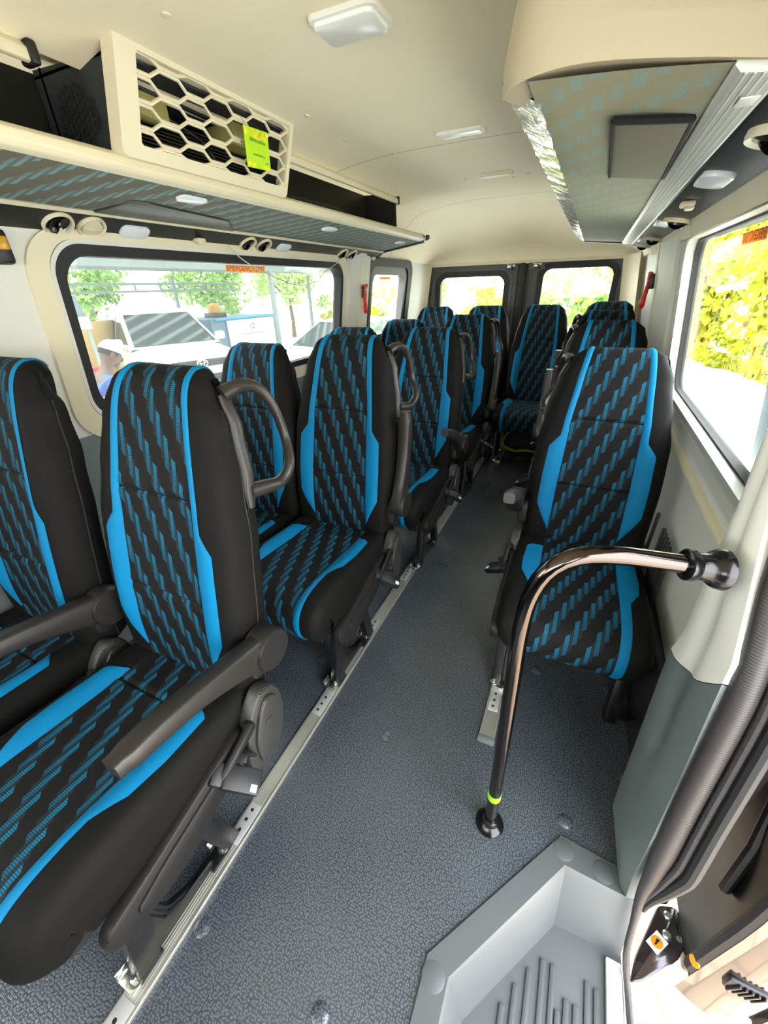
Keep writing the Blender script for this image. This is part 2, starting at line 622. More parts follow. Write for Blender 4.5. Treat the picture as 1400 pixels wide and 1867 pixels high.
CUSH_PATH = [(-0.072, 0.300), (-0.094, 0.335), (-0.104, 0.375), (-0.096, 0.420), (-0.068, 0.450), (-0.02, 0.464), (0.06, 0.464),
             (0.16, 0.455), (0.28, 0.444), (0.40, 0.436), (0.50, 0.432)]
def cu_hw(q): return interp(q, [(0.0, 0.212), (0.12, 0.222), (0.3, 0.228), (0.8, 0.226)])
def cu_T(q): return interp(q, [(0.0, 0.13), (0.1, 0.15), (0.2, 0.165), (0.6, 0.165), (0.8, 0.14)])
def cu_bump(u, q):
    k = sinterp(abs(u), [(0.45, 0.0), (0.75, 1.0), (0.9, 0.8), (1.0, 0.4)])
    return k * interp(q, [(0.0, 0.0), (0.14, 0.006), (0.28, 0.018), (0.6, 0.022), (0.8, 0.018)])
CUSH = Sweep(CUSH_PATH, cu_hw, cu_T, 0.040, cu_bump)
CS = CUSH.S

def panel_p(q): return interp(bf(q), [(-0.06, 0.082), (0.0, 0.088), (0.15, 0.104), (0.35, 0.120), (0.65, 0.126), (1.0, 0.128)])
def trim_o(q):
    f = bf(q)
    return panel_p(q) + interp(f, [(-0.06, 0.018), (0.0, 0.020), (0.25, 0.021), (0.40, 0.024), (0.425, 0.026), (0.475, 0.058), (0.60, 0.060), (0.745, 0.058), (0.875, 0.0005)])
def seam_off(seams, base):
    def f(x, q):
        o = base
        for s in seams:
            o -= 0.0075 * math.exp(-((q - s) / 0.0055) ** 2)
            o += 0.003 * math.exp(-((q - s) / 0.03) ** 2)
        return o
    return f
B_SEAM = [ST * (1 - 0.345), ST * (1 - 0.645)]
C_SEAM = [CS - 0.165]
def cu_trim_o(q):
    g = CS - q                          # distance from the rear end
    return 0.128 + interp(g, [(0.135, 0.0005), (0.165, 0.058), (0.28, 0.062), (0.36, 0.056), (0.42, 0.028), (0.8, 0.026)])

MESH = {}
def cm(key, build, flip=False):
    """mesh cache; flip mirrors a mesh for the seats across the aisle"""
    k = (key, flip)
    if k not in MESH:
        r = build()
        me = r if isinstance(r, D.meshes.__class__) or hasattr(r, 'polygons') else finish(r, key)
        if flip:
            me.transform(Matrix.Diagonal((-1, 1, 1, 1)))
            me.flip_normals()
        MESH[k] = me
    return MESH[k]

yz = lambda X: (lambda a, b, d: (X + d, a, b))   # polygon in the y-z plane, extruded along x

def b_side_cover():
    bm = NB()
    poly = ngon_round([(-0.02, 0.285), (0.00, 0.235), (0.14, 0.215), (0.33, 0.285), (0.40, 0.345), (0.385, 0.395), (0.29, 0.385), (0.10, 0.335), (0.0, 0.315)], 0.035)
    prism(bm, poly, yz(0.0), 0.218, 0.247, 0.006)
    poly = ngon_round([(0.04, 0.285), (0.06, 0.245), (0.14, 0.235), (0.30, 0.300), (0.345, 0.345), (0.28, 0.352), (0.12, 0.315)], 0.02)
    prism(bm, poly, yz(0.0), 0.244, 0.253, 0.004)
    return bm
def b_recliner():
    bm = NB()
    poly = ngon_round([(0.360, 0.220), (0.425, 0.200), (0.490, 0.240), (0.515, 0.345), (0.500, 0.435), (0.450, 0.470), (0.400, 0.425), (0.360, 0.325)], 0.06, 6)
    prism(bm, poly, yz(0.0), 0.222, 0.262, 0.010)
    poly = ngon_round([(0.390, 0.240), (0.430, 0.225), (0.475, 0.255), (0.493, 0.345), (0.480, 0.420), (0.450, 0.440), (0.415, 0.400), (0.385, 0.325)], 0.05, 6)
    prism(bm, poly, yz(0.0), 0.258, 0.272, 0.006)
    lathe(bm, [(0.012, 0.0), (0.012, 0.003), (0.009, 0.004)], 12, look((1, 0, 0), (0.2715, 0.440, 0.360)))
    return bm
def b_lever():
    bm = NB()
    box(bm, (0.262, 0.335, 0.375), (0.020, 0.14, 0.030), 0.009, Matrix.Rotation(math.radians(24), 4, 'X'))
    box(bm, (0.252, 0.39, 0.395), (0.022, 0.03, 0.03), 0.008)
    return bm
def b_frame():
    bm = NB()
    for x in (-0.17, 0.17):
        box(bm, (x, 0.20, 0.285), (0.04, 0.50, 0.035), 0.006)
    for y in (0.02, 0.40):
        box(bm, (0, y, 0.285), (0.36, 0.04, 0.03), 0.006)
    box(bm, (0, 0.20, 0.305), (0.40, 0.52, 0.03), 0.01)
    return bm
def b_leg(front, x=0.198):
    def f():
        bm = NB()
        if front:
            box(bm, (x, 0.03, 0.155), (0.036, 0.055, 0.30), 0.006, Matrix.Rotation(math.radians(-8), 4, 'X'))
            box(bm, (x, 0.012, 0.020), (0.040, 0.06, 0.014), 0.004)
        else:
            box(bm, (x, 0.235, 0.155), (0.034, 0.05, 0.30), 0.006, Matrix.Rotation(math.radians(14), 4, 'X'))
            box(bm, (x, 0.225, 0.020), (0.040, 0.06, 0.014), 0.004)
        return bm
    return f
def b_brace(x=0.198):
    def f():
        bm = NB()
        poly = ngon_round([(0.035, 0.022), (0.20, 0.022), (0.215, 0.055), (0.15, 0.062), (0.095, 0.10), (0.07, 0.20), (0.055, 0.27), (0.035, 0.27)], 0.02)
        prism(bm, poly, yz(x), -0.008, 0.010, 0.004)
        for o in (0.012, 0.022):
            tube(bm, [(x + 0.009, 0.20, 0.05 + o * 0.3), (x + 0.011, 0.14 - o, 0.062 + o * 0.4), (x + 0.011, 0.095 - o, 0.10), (x + 0.009, 0.075 - o, 0.18)], 0.004, 6)
        return bm
    return f
def b_bolt(y, x=0.198):
    def f():
        bm = NB()
        M = Matrix.Translation((x + 0.004, y, 0.026))
        lathe(bm, [(0.015, 0), (0.015, 0.003), (0.011, 0.0035)], 16, M)
        lathe(bm, [(0.009, 0.003), (0.009, 0.012), (0.007, 0.013)], 6, M)
        lathe(bm, [(0.0045, 0.012), (0.0045, 0.019)], 10, M)
        return bm
    return f
def b_clamp(y, x=0.198):
    def f():
        bm = NB()
        box(bm, (x - 0.012, y, 0.019), (0.045, 0.040, 0.012), 0.003)
        box(bm, (x - 0.034, y, 0.028), (0.008, 0.036, 0.026), 0.003, Matrix.Rotation(math.radians(-20), 4, 'Y'))
        return bm
    return f
def b_back_shell():
    bm = NB()
    rows = []
    for f in lins(0.12, 0.97, 16):
        q = ST * (1 - f)
        y, z, n = BACK.at(q)
        hw, T = back_hw(q) * 0.94, back_T(q)
        row = []
        for k in range(9):
            u = -1 + 2 * k / 8
            h = -T - 0.012 * (1 - u ** 4) + 0.012 * (abs(u) ** 6)
            row.append(bm.verts.new((u * hw, y + n[0] * h, z + n[1] * h)))
        rows.append(row)
    for a, b in zip(rows, rows[1:]):
        for k in range(8): bm.faces.new((a[k], b[k], b[k + 1], a[k + 1]))
    return bm
def b_side_seam(s):
    # stitched line running up the bolster side
    bm = NB()
    if True:
        pts = []
        for f in lins(0.12, 0.98, 20):
            q = ST * (1 - f)
            y, z, n = BACK.at(q)
            T = back_T(q)
            pts.append((s * (back_hw(q) + 0.0035), y - n[0] * T * 0.55, z - n[1] * T * 0.55))
        tube(bm, pts, 0.0022, 5)
    return bm
def b_grip():
    bm = NB()
    # base strip along the rear shoulder
    pts = []
    for f in lins(0.06, 0.36, 8):
        q = ST * (1 - f)
        y, z, n = BACK.at(q)
        pts.append((back_hw(q) + 0.004, y - n[0] * back_T(q) * 0.72, z - n[1] * back_T(q) * 0.72))
    tube(bm, pts, 0.016, 10, radii=[0.010] + [0.016] * 6 + [0.010], flat=0.8)
    a, e = pts[0], pts[-2]
    loop = [a, (a[0] + 0.016, a[1] + 0.045, a[2] + 0.012), (a[0] + 0.030, a[1] + 0.085, a[2] - 0.004), (a[0] + 0.042, a[1] + 0.112, a[2] - 0.055),
            (a[0] + 0.050, a[1] + 0.124, a[2] - 0.125), (e[0] + 0.030, e[1] + 0.118, e[2] + 0.025), (e[0] + 0.020, e[1] + 0.09, e[2] - 0.008), (e[0] + 0.010, e[1] + 0.045, e[2] - 0.006), e]
    P, _ = catmull(loop, 34)
    rad = [0.021 - 0.008 * math.sin(math.pi * min(k / 30, 1)) ** 0.8 for k in range(34)]
    tube(bm, [tuple(p) for p in P], 0.014, 12, radii=rad, flat=0.85)
    return bm
ARM_X, ARM_P = 0.262, (0.487, 0.582)       # armrest pivot beside the backrest
def b_arm(kind):
    def f():
        bm = NB()
        pts = [(0.0, 0.0), (-0.05, 0.016), (-0.12, 0.036), (-0.20, 0.056), (-0.28, 0.070), (-0.362, 0.078)]
        up = [0.040, 0.036, 0.030, 0.026, 0.024, 0.018]
        dn = [0.050, 0.050, 0.036, 0.026, 0.024, 0.020]
        C, _ = catmull([(*p, a, b) for p, a, b in zip(pts, up, dn)], 26)
        rings = []
        for k, (y, z, a, b) in enumerate(C):
            w = 0.024 if k < 24 else 0.019
            cs = []
            for i in range(16):
                t = 2 * math.pi * i / 16
                cx, cz = math.cos(t), math.sin(t)
                cx = math.copysign(abs(cx) ** 0.45, cx)
                cz = math.copysign(abs(cz) ** 0.45, cz)
                cs.append((cx * w, y, z + (cz * a if cz > 0 else cz * b)))
            rings.append([bm.verts.new(c) for c in cs])
        for a, b in zip(rings, rings[1:]):
            for i in range(16): bm.faces.new((a[i], a[(i + 1) % 16], b[(i + 1) % 16], b[i]))
        bm.faces.new(list(reversed(rings[0])))
        bm.faces.new(rings[-1])
        ang = {'down': 0, 'mid': -15, 'up': -88}[kind]
        rot = Matrix.Translation((ARM_X, ARM_P[0], ARM_P[1])) @ Matrix.Rotation(math.radians(ang), 4, 'X')
        bm.transform(rot)
        return bm
    return f
def b_arm_disc():
    bm = NB()
    lathe(bm, [(0.052, -0.026), (0.054, 0.0), (0.054, 0.026), (0.050, 0.032), (0.0, 0.033)], 28, look((1, 0, 0), (ARM_X, ARM_P[0] + 0.005, ARM_P[1] - 0.005)))
    return bm
def b_arm_bracket():
    bm = NB()
    poly = ngon_round([(0.455, 0.585), (0.545, 0.60), (0.535, 0.53), (0.49, 0.48), (0.445, 0.49)], 0.03)
    prism(bm, poly, yz(0.0), 0.215, 0.25, 0.006)
    return bm
BUCK = Matrix.Translation((0.292, 0.305, 0.330)) @ Matrix.Rotation(math.radians(38), 4, 'Y') @ Matrix.Rotation(math.radians(115), 4, 'Z')
def b_buckle():
    bm = NB()
    box(bm, (0, 0, 0), (0.055, 0.090, 0.026), 0.006, seg=2)
    box(bm, (0, 0.058, 0), (0.050, 0.030, 0.022), 0.006)
    bm.transform(BUCK)
    return bm
def b_buckle_label():
    bm = NB()
    box(bm, (-0.014, -0.030, 0.0134), (0.015, 0.015, 0.001))
    bm.transform(BUCK)
    return bm
def b_buckle_strap():
    bm = NB()
    P, _ = catmull([(0.258, 0.365, 0.315), (0.262, 0.352, 0.350), (0.265, 0.336, 0.365), (0.27, 0.322, 0.358)], 10)
    tube(bm, [tuple(p) for p in P], 0.024, 10, flat=0.25)
    return bm
def b_hinge(s):
    bm = NB()
    if True:
        box(bm, (s * 0.205, 0.465, 0.41), (0.03, 0.06, 0.05), 0.008)
    return bm

def seat(label, x, y, ztop, flip=False, arm='down', grip=True, buckle=True, legs=True, group=None, recline=0.0):
    r = empty('passenger_seat', (x, y, 0))
    tag(r, label, 'seat', group or 'blue trimmed passenger seats')
    r.scale = (1, 1, ztop / 1.2)
    def P(name, key, fn, m, par=None, lab=None):
        o = link(name, cm(key, fn, flip), MT[m], par or r)
        if lab: o['label'] = lab
        return o
    cu = P('seat_cushion', 'seat_cushion', CUSH.body, 'charcoal')
    P('fabric_panel', 'cushion_fabric_panel', lambda: CUSH.patch(0.0, CS - 0.01, lambda q: -0.128, lambda q: 0.128, 13, 90, seam_off(C_SEAM, 0.0035)), 'seatfab', cu)
    for s in (-1, 1):
        P('cushion_trim', 'cushion_trim_%d' % s, (lambda s=s: CUSH.patch(0.0, CS - 0.137, lambda q: s * 0.128 if s > 0 else -cu_trim_o(q), lambda q: cu_trim_o(q) if s > 0 else -0.128, 5, 80, 0.0035)), 'blue', cu, 'bright blue cloth strip')
    b = P('backrest', 'backrest', BACK.body, 'charcoal')
    q1 = ST * 1.05
    P('fabric_panel', 'back_fabric_panel', lambda: BACK.patch(ST * 0.01, q1, lambda q: -panel_p(q), panel_p, 13, 130, seam_off(B_SEAM, 0.0035)), 'seatfab', b)
    for s in (-1, 1):
        P('backrest_trim', 'backrest_trim_%d' % s, (lambda s=s: BACK.patch(ST * 0.125, q1, lambda q: panel_p(q) if s > 0 else -trim_o(q), lambda q: trim_o(q) if s > 0 else -panel_p(q), 5, 110, 0.0035)), 'blue', b, 'bright blue cloth strip')
    for s in (-1, 1): P('seam_piping', 'seam_piping_%d' % s, (lambda s=s: b_side_seam(s)), 'bagblack', b)
    P('rear_shell', 'rear_shell', b_back_shell, 'shell', b)
    P('base_frame', 'base_frame', b_frame, 'steelblk')
    for s in (-1, 1): P('back_hinge', 'back_hinge_%d' % s, (lambda s=s: b_hinge(s)), 'black')
    if legs:
        for fr, yy in ((True, 0.0), (False, 0.225)):
            lg = P('leg', 'leg_%d' % fr, b_leg(fr), 'steelblk')
            P('bolt', 'bolt_%d' % fr, b_bolt(yy - (0.018 if fr else -0.02)), 'zinc', lg, 'bright zinc bolt')
            P('clamp', 'clamp_%d' % fr, b_clamp(yy - (0.018 if fr else -0.02)), 'zinc', lg)
        P('leg_brace', 'leg_brace', b_brace(), 'steelblk')
    for fr in (True, False):
        P('leg', 'wall_leg_%d' % fr, b_leg(fr, -0.19), 'steelblk')
    if grip or arm:
        P('side_cover', 'side_cover', b_side_cover, 'shell')
        P('recliner_cover', 'recliner_cover', b_recliner, 'cover')
        P('recline_lever', 'recline_lever', b_lever, 'black')
    RM = Matrix.Translation((0, 0.47, 0.40)) @ Matrix.Rotation(math.radians(-recline), 4, 'X') @ Matrix.Translation((0, -0.47, -0.40))
    b.matrix_local = RM
    if grip:
        gh = P('grab_handle', 'grab_handle', b_grip, 'grip')
        gh.matrix_local = RM
    if arm:
        a = P('armrest', 'armrest_' + arm, b_arm(arm), 'grip')
        P('pivot_cap', 'pivot_cap', b_arm_disc, 'shell', a)
        P('armrest_bracket', 'armrest_bracket', b_arm_bracket, 'shell')
    if buckle:
        k = P('belt_buckle', 'belt_buckle', b_buckle, 'black')
        P('buckle_label', 'buckle_label', b_buckle_label, 'label_white', k, 'small white sticker')
        P('belt_strap', 'belt_strap', b_buckle_strap, 'rubber', k)
    return r

Y = [0.011, 0.845, 1.67, 2.53, 3.36]
seat('seat nearest the camera, beside the aisle in the front left pair, armrest lowered', -0.843, Y[0], 1.21)
seat('front row seat by the left window, only its right half in view', -1.362, Y[0] - 0.06, 1.215, grip=False, buckle=False, legs=False)
seat('aisle seat of the second left row, armrest folded upright beside its backrest', -0.83, Y[1], 1.19, arm='up')
seat('second row seat against the left window, behind the grab handle of the nearest seat', -1.295, Y[1], 1.15, grip=False, arm=None, buckle=False, legs=False)
seat('aisle seat of the third left row, armrest lowered towards the camera', -0.80, Y[2], 1.16, recline=5, arm='mid')
seat('third row seat by the left window, only the top of its headrest showing', -1.27, Y[2], 1.145, grip=False, arm=None, buckle=False, legs=False)
seat('aisle seat of the fourth left row, below the left rear door window', -0.80, Y[3], 1.17, arm='up', recline=3)
seat('fourth row seat by the left wall, just below the small rear side window', -1.29, Y[3], 1.13, grip=False, arm=None, buckle=False, legs=False)
seat('back row seat in the left rear corner of the van', -1.305, Y[4], 1.18, grip=False, arm=None, buckle=False, legs=False)
seat('back row seat in front of the left rear door, second from the left', -0.83, Y[4], 1.185, arm=None, grip=False)
seat('back row seat facing the aisle, in front of the right rear door, yellow bag beneath', -0.355, Y[4], 1.187, flip=True, arm=None, grip=False, buckle=False)
seat('back row seat in the right rear corner, last of the right wall seats', 0.13, Y[4], 1.205, flip=True, arm=None, grip=False, buckle=False)
seat('single seat nearest the camera on the right, behind the bent handrail', 0.128, 1.10, 1.15, flip=True, recline=6, arm='mid')
seat('second single seat along the right wall, mostly hidden by the one with the handrail', 0.11, 2.0, 1.165, flip=True, arm='up')
seat('third single seat along the right wall, only a strip of its headrest showing', 0.105, 2.72, 1.177, flip=True, arm='up')
# ------------------------------------------------------------------ the van body
XL9, XR9 = -1.60, 0.385                 # side walls at sill height
def xl(z): return XL9 + (z - 0.9) * (0.08 / 0.6)
def xr(z): return XR9 - (z - 0.9) * (0.085 / 0.6)
WL = lambda a, b, d: (xl(b) + d, a, b)
WR = lambda a, b, d: (xr(b) - d, a, b)
RY = 4.30
WB = lambda a, b, d: (a, RY - d, b)     # rear wall, offset towards the cabin

# floor with the notch of the step well
bm = NB()
panel(bm, lambda a, b, d: (a, b, d), [(-1.62, -1.72), (0.42, -1.72), (0.42, -0.30), (-0.055, -0.30), (-0.055, 0.30), (0.195, 0.655), (0.36, 0.655), (0.41, 0.70), (0.41, 4.32), (-1.62, 4.32)], [], 0.02)
struct(obj('floor', bm, MT['floor'], smooth=False))

# headliner: shallow crown across, falling to the rear header; sides roll down behind the racks
def ceil_mat():
    m = mat('cream headliner with seams', (236, 226, 198), 0.95, bump=0.12, bscale=420)
    g = NT(m)
    b = m.node_tree.nodes['Principled BSDF']
    tc = g.n('ShaderNodeTexCoord')
    sp = g.n('ShaderNodeSeparateXYZ')
    g.link(tc.outputs['Object'], sp.inputs[0])
    xx = g.m('ADD', sp.outputs[0], 0.62)
    bow = g.m('MULTIPLY', g.m('MULTIPLY', xx, xx), -0.10)
    tot = None
    for y0 in (0.715, 2.13, 3.44):
        dd = g.m('ABSOLUTE', g.m('SUBTRACT', g.m('SUBTRACT', sp.outputs[1], bow), y0))
        k = g.m('LESS_THAN', dd, 0.0028)
        tot = k if tot is None else g.m('MAXIMUM', tot, k)
    nz = g.n('ShaderNodeTexNoise')
    nz.inputs['Scale'].default_value = 2.5
    g.link(tc.outputs['Object'], nz.inputs['Vector'])
    base = g.mix(nz.outputs[0], lin((232, 222, 192)), lin((240, 231, 204)))
    g.link(g.mix(g.m('MULTIPLY', tot, 0.8), base, lin((120, 108, 84))), b.inputs['Base Color'])
    return m
MT['ceil'] = ceil_mat()
def ceil_z(x, y):
    u = (x + 0.62) / 0.62
    z = 1.868 - 0.052 * abs(u) ** 3
    if y > 3.3:
        t = min((y - 3.3) / 0.95, 1)
        z -= 0.10 * t ** 2.2 * (1 - t) + 0.0
    return z
bm = NB()
surf(bm, lambda x, y: (x, y, ceil_z(x, y)), lins(-1.215, 0.02, 26), lins(-1.72, 3.44, 44))
# right side roll-down, hidden mostly by the rack
surf(bm, lambda t, y: (0.02 + 0.26 * t, y, ceil_z(0.02, y) - 0.33 * t ** 2.2), lins(0, 1, 10), lins(-1.72, 3.44, 20))
# left side behind the recess, rear of the rack
surf(bm, lambda t, y: (-1.215 - 0.31 * t, y, ceil_z(-1.215, y) - 0.30 * t ** 1.8), lins(0, 1, 10), lins(2.79, 3.44, 8))
# front part of the left roll-down, ahead of the rack recess
# rear header: from the headliner down to the door tops
def header(x, t):
    y0 = 3.44
    zt = ceil_z(max(min(x, 0.02), -1.215), y0)
    if x > 0.02: zt -= 0.33 * ((x - 0.02) / 0.26) ** 2.2
    if x < -1.215: zt -= 0.30 * ((-1.215 - x) / 0.31) ** 1.8
    y = y0 + (RY - y0) * math.sin(t * math.pi / 2) ** 0.85
    z = zt + (1.53 - zt) * (1 - math.cos(t * math.pi / 2)) ** 0.9
    return (x, y, max(z, 1.50))
surf(bm, header, lins(-1.525, 0.28, 24), lins(0, 1, 18))
o = struct(obj('ceiling', bm, MT['ceil'], angle=50))
for x, y in ((-0.926, 0.942), (-0.984, 1.543), (-0.997, 1.825), (-0.99, 2.35), (-0.593, 2.075), (-0.776, 2.811), (-0.45, 2.86), (-0.53, 2.9), (-0.90, 0.55)):
    bm = NB()
    lathe(bm, [(0.010, 0.0), (0.009, -0.003), (0.004, -0.005)], 12, Matrix.Translation((x, y, ceil_z(x, y) + 0.0005)))
    obj('headliner_clip', bm, MT['cream'], o)

# outer skin of the roof and upper sides
bm = NB()
rf = [(-1.66, 1.50), (-1.62, 1.72), (-1.50, 1.87), (-1.25, 1.93), (-0.62, 1.95), (0.05, 1.93), (0.30, 1.86), (0.40, 1.70), (0.44, 1.50)]
for a, b in zip(rf, rf[1:]):
    surf(bm, lambda t, y, a=a, b=b: (a[0] + (b[0] - a[0]) * t, y, a[1] + (b[1] - a[1]) * t), [0, 1], [-1.75, 4.40])
surf(bm, lambda x, z: (x, 4.40, z), [-1.66, 0.44], [1.50, 1.95])
struct(obj('roof', bm, MT['headliner'], angle=30))

# left wall
wl_hole1 = rrect(0.865, 0.93, 2.665, 1.505, 0.10, 8)
wl_hole2 = rrect(3.02, 0.93, 3.80, 1.515, 0.09, 8)
bm = NB()
panel(bm, WL, [(-1.72, 0.90), (4.30, 0.90), (4.30, 1.56), (-1.72, 1.56)], [wl_hole1, wl_hole2, rrect(-1.35, 0.95, -0.45, 1.45, 0.08, 5)], 0.055)
o = struct(obj('wall_left', bm, MT['trim'], angle=30))
bm = NB()
panel(bm, lambda a, b, d: (-1.60 + d, a, b), [(-1.72, 0.0), (4.30, 0.0), (4.30, 0.90), (-1.72, 0.90)], [], 0.05)
obj('lower_panel', bm, MT['lowergrey'], o)
# belt pillar between the side windows and the window surround ridge
bm = NB()
panel(bm, lambda a, b, d: (xl(b) + 0.035 + d, a, b), ngon_round([(2.70, 0.0), (2.99, 0.0), (2.99, 1.545), (2.70, 1.545)], 0.03), [], 0.035)
obj('pillar_cover', bm, MT['trim'], o)
bm = NB()
panel(bm, lambda a, b, d: (xl(b) + 0.037 + d, a, b), rrect(2.845, 0.5, 2.885, 1.53, 0.012, 4), [], 0.006)
obj('belt_channel', bm, MT['cream'], o)
bm = NB()
ring(bm, WL, rrect(0.80, 0.87, 2.73, 1.535, 0.13, 8), rrect(0.862, 0.928, 2.668, 1.507, 0.10, 8), -0.002, 0.012)
obj('window_surround', bm, MT['cream'], o)

def window(name, to3, a0, b0, a1, b1, r, frame_w, glass, kind_mat='rubber', depth=0.045, inner_strip=True):
    e = empty(name)
    struct(e)
    bm = NB()
    ring(bm, to3, rrect(a0, b0, a1, b1, r, 10), rrect(a0 + frame_w, b0 + frame_w, a1 - frame_w, b1 - frame_w, max(r - frame_w * 0.4, 0.02), 10), -depth, 0.010)
    obj('window_frame', bm, MT[kind_mat], e)
    if inner_strip:
        bm = NB()
        ring(bm, to3, rrect(a0 - 0.008, b0 - 0.008, a1 + 0.008, b1 + 0.008, r + 0.008, 10), rrect(a0 + 0.004, b0 + 0.004, a1 - 0.004, b1 - 0.004, r, 10), -0.004, 0.014)
        obj('frame_bead', bm, MT['trim'], e)
    bm = NB()
    w = frame_w * 0.6
    panel(bm, to3_off(to3, -depth * 0.7), rrect(a0 + w, b0 + w, a1 - w, b1 - w, max(r - w * 0.4, 0.02), 8), [], 0.004)
    obj('glass', bm, MT[glass], e, smooth=False)
    return e
def to3_off(to3, k): return lambda a, b, d: to3(a, b, d + k)
window('window_1', WL, 0.87, 0.935, 2.66, 1.50, 0.10, 0.036, 'glass_hazy')
window('window_2', WL, 3.025, 0.935, 3.795, 1.51, 0.09, 0.075, 'glass', 'doorgrey')
bm = NB()
ring(bm, WL, rrect(2.985, 0.90, 3.86, 1.545, 0.11, 10), rrect(3.045, 0.955, 3.775, 1.49, 0.09, 10), -0.01, 0.022)
obj('outer_seal', bm, MT['rubber'], D.objects['window_2'])

# right wall behind the sliding door opening
wr_hole = rrect(0.90, 0.885, 2.28, 1.515, 0.09, 8)
bm = NB()
panel(bm, WR, [(0.80, 0.885 - 0.12), (4.30, 0.885 - 0.12), (4.30, 1.57), (0.80, 1.57)], [wr_hole], 0.055)
o = struct(obj('wall_right', bm, MT['trim_white'], angle=30))
bm = NB()
panel(bm, lambda a, b, d: (0.405 - d, a, b), [(0.72, 0.0), (4.30, 0.0), (4.30, 0.80), (0.72, 0.80)], [], 0.05)
obj('lower_panel', bm, MT['trim'], o)
bm = NB()
box(bm, (0.398, 2.5, 0.785), (0.03, 3.6, 0.035), 0.012)
obj('sill_ledge', bm, MT['cream'], o)
bm = NB()
box(bm, (0.39, 2.5, 0.17), (0.03, 3.6, 0.34), 0.01)
for k in range(7):
    box(bm, (0.374, 1.62, 0.40 + k * 0.001), (0.012, 0.012, 0.36), 0.003) if k == 0 else box(bm, (0.374, 1.30 + k * 0.03, 0.46), (0.014, 0.014, 0.26), 0.004)
obj('kick_panel', bm, MT['darkpanel'], o)
bm = NB()
panel(bm, lambda a, b, d: (xr(b) - 0.03 - d, a, b), ngon_round([(2.33, 0.8), (3.05, 0.8), (3.05, 1.56), (2.33, 1.56)], 0.04), [], 0.03)
obj('pillar_cover', bm, MT['trim'], o)
bm = NB()
panel(bm, lambda a, b, d: (xr(b) - 0.034 - d, a, b), rrect(2.93, 0.85, 2.965, 1.54, 0.012, 4), [], 0.006)
obj('belt_channel', bm, MT['cream'], o)
bm = NB()
ring(bm, WR, rrect(0.85, 0.855, 2.34, 1.545, 0.12, 8), rrect(0.902, 0.887, 2.278, 1.513, 0.09, 8), -0.002, 0.014)
obj('window_surround', bm, MT['trim'], o)
w3 = window('window_3', WR, 0.905, 0.89, 2.275, 1.51, 0.09, 0.030, 'glass', 'silver')
bm = NB()
ring(bm, WR, rrect(0.925, 0.91, 2.255, 1.49, 0.08, 10), rrect(0.942, 0.926, 2.238, 1.474, 0.075, 10), -0.05, -0.022)
obj('gasket', bm, MT['rubber'], w3)

# rear wall: posts at the sides, two doors with windows
bm = NB()
panel(bm, WB, [(-1.66, 0.0), (-1.575, 0.0), (-1.575, 1.40), (-1.55, 1.47), (-1.48, 1.505), (0.20, 1.505), (0.262, 1.47), (0.285, 1.40), (0.285, 0.0), (0.42, 0.0), (0.42, 1.60), (-1.66, 1.60)], [], 0.05)
struct(obj('wall_rear', bm, MT['cream'], angle=30))
bm = NB()
for x in (-1.645, 0.335):
    surf(bm, lambda u, z, x=x: (x + (0.10 * u if x < -1 else -0.10 * u) + (0.08 if x < -1 else -0.085) * (z - 0.9) / 0.6 * 0.9, RY - 0.30 * (1 - u) ** 2.2 - 0.002, z), lins(0, 1, 10), lins(0, 1.53, 10))
struct(obj('trim_1', bm, MT['cream']))

def rear_door(name, x0, x1, hole, cream_side):
    e = empty(name)
    struct(e)
    wd = lambda a, b, d: (a, RY + 0.035 - d, b)
    bm = NB()
    panel(bm, wd, rrect(x0, -0.05, x1, 1.515, 0.05, 6), [rrect(*hole, 0.075, 8)], 0.05)
    obj('door_skin', bm, MT['doorgrey'], e, angle=30)
    bm = NB()
    h = hole
    ring(bm, wd, rrect(h[0] - 0.035, h[1] - 0.035, h[2] + 0.035, h[3] + 0.035, 0.10, 10), rrect(h[0] + 0.012, h[1] + 0.012, h[2] - 0.012, h[3] - 0.012, 0.07, 10), -0.03, 0.016)
    obj('window_seal', bm, MT['rubber'], e)
    bm = NB()
    ring(bm, wd, rrect(h[0] - 0.075, h[1] - 0.06, h[2] + 0.06, h[3] + 0.05, 0.11, 10), rrect(h[0] - 0.045, h[1] - 0.035, h[2] + 0.035, h[3] + 0.03, 0.10, 10), -0.005, 0.010)
    obj('window_ridge', bm, MT['doorgrey'], e)
    bm = NB()
    panel(bm, to3_off(wd, -0.02), rrect(h[0], h[1], h[2], h[3], 0.075, 8), [], 0.004)
    obj('glass', bm, MT['glass'], e, smooth=False)
    # latch near the centre top
    lx = x1 - 0.085 if cream_side < 0 else x0 + 0.10
    bm = NB()
    box(bm, (lx, RY - 0.022, 1.475), (0.13, 0.012, 0.05), 0.005)
    obj('latch_plate', bm, MT['doorgrey'], e)
    bm = NB()
    box(bm, (lx - 0.01, RY - 0.04, 1.482), (0.030, 0.03, 0.03), 0.006)
    tube(bm, [(lx - 0.03, RY - 0.045, 1.50), (lx - 0.01, RY - 0.058, 1.488), (lx + 0.02, RY - 0.05, 1.492)], 0.006, 8)
    lathe(bm, [(0.010, 0), (0.010, 0.014), (0.005, 0.016)], 12, look((0, -1, 0), (lx + 0.03, RY - 0.026, 1.488)))
    obj('latch', bm, MT['zinc'], e)
    bm = NB()
    lathe(bm, [(0.009, 0), (0.009, 0.003)], 12, look((0, -1, 0), (lx + 0.02, RY - 0.030, 1.464)))
    fx = x0 + 0.05 if cream_side < 0 else x1 - 0.05
    lathe(bm, [(0.010, 0), (0.010, 0.003)], 12, look((0, -1, 0), (fx, RY - 0.015, 1.465)))
    obj('screw_hole', bm, MT['hole'], e)
    return e
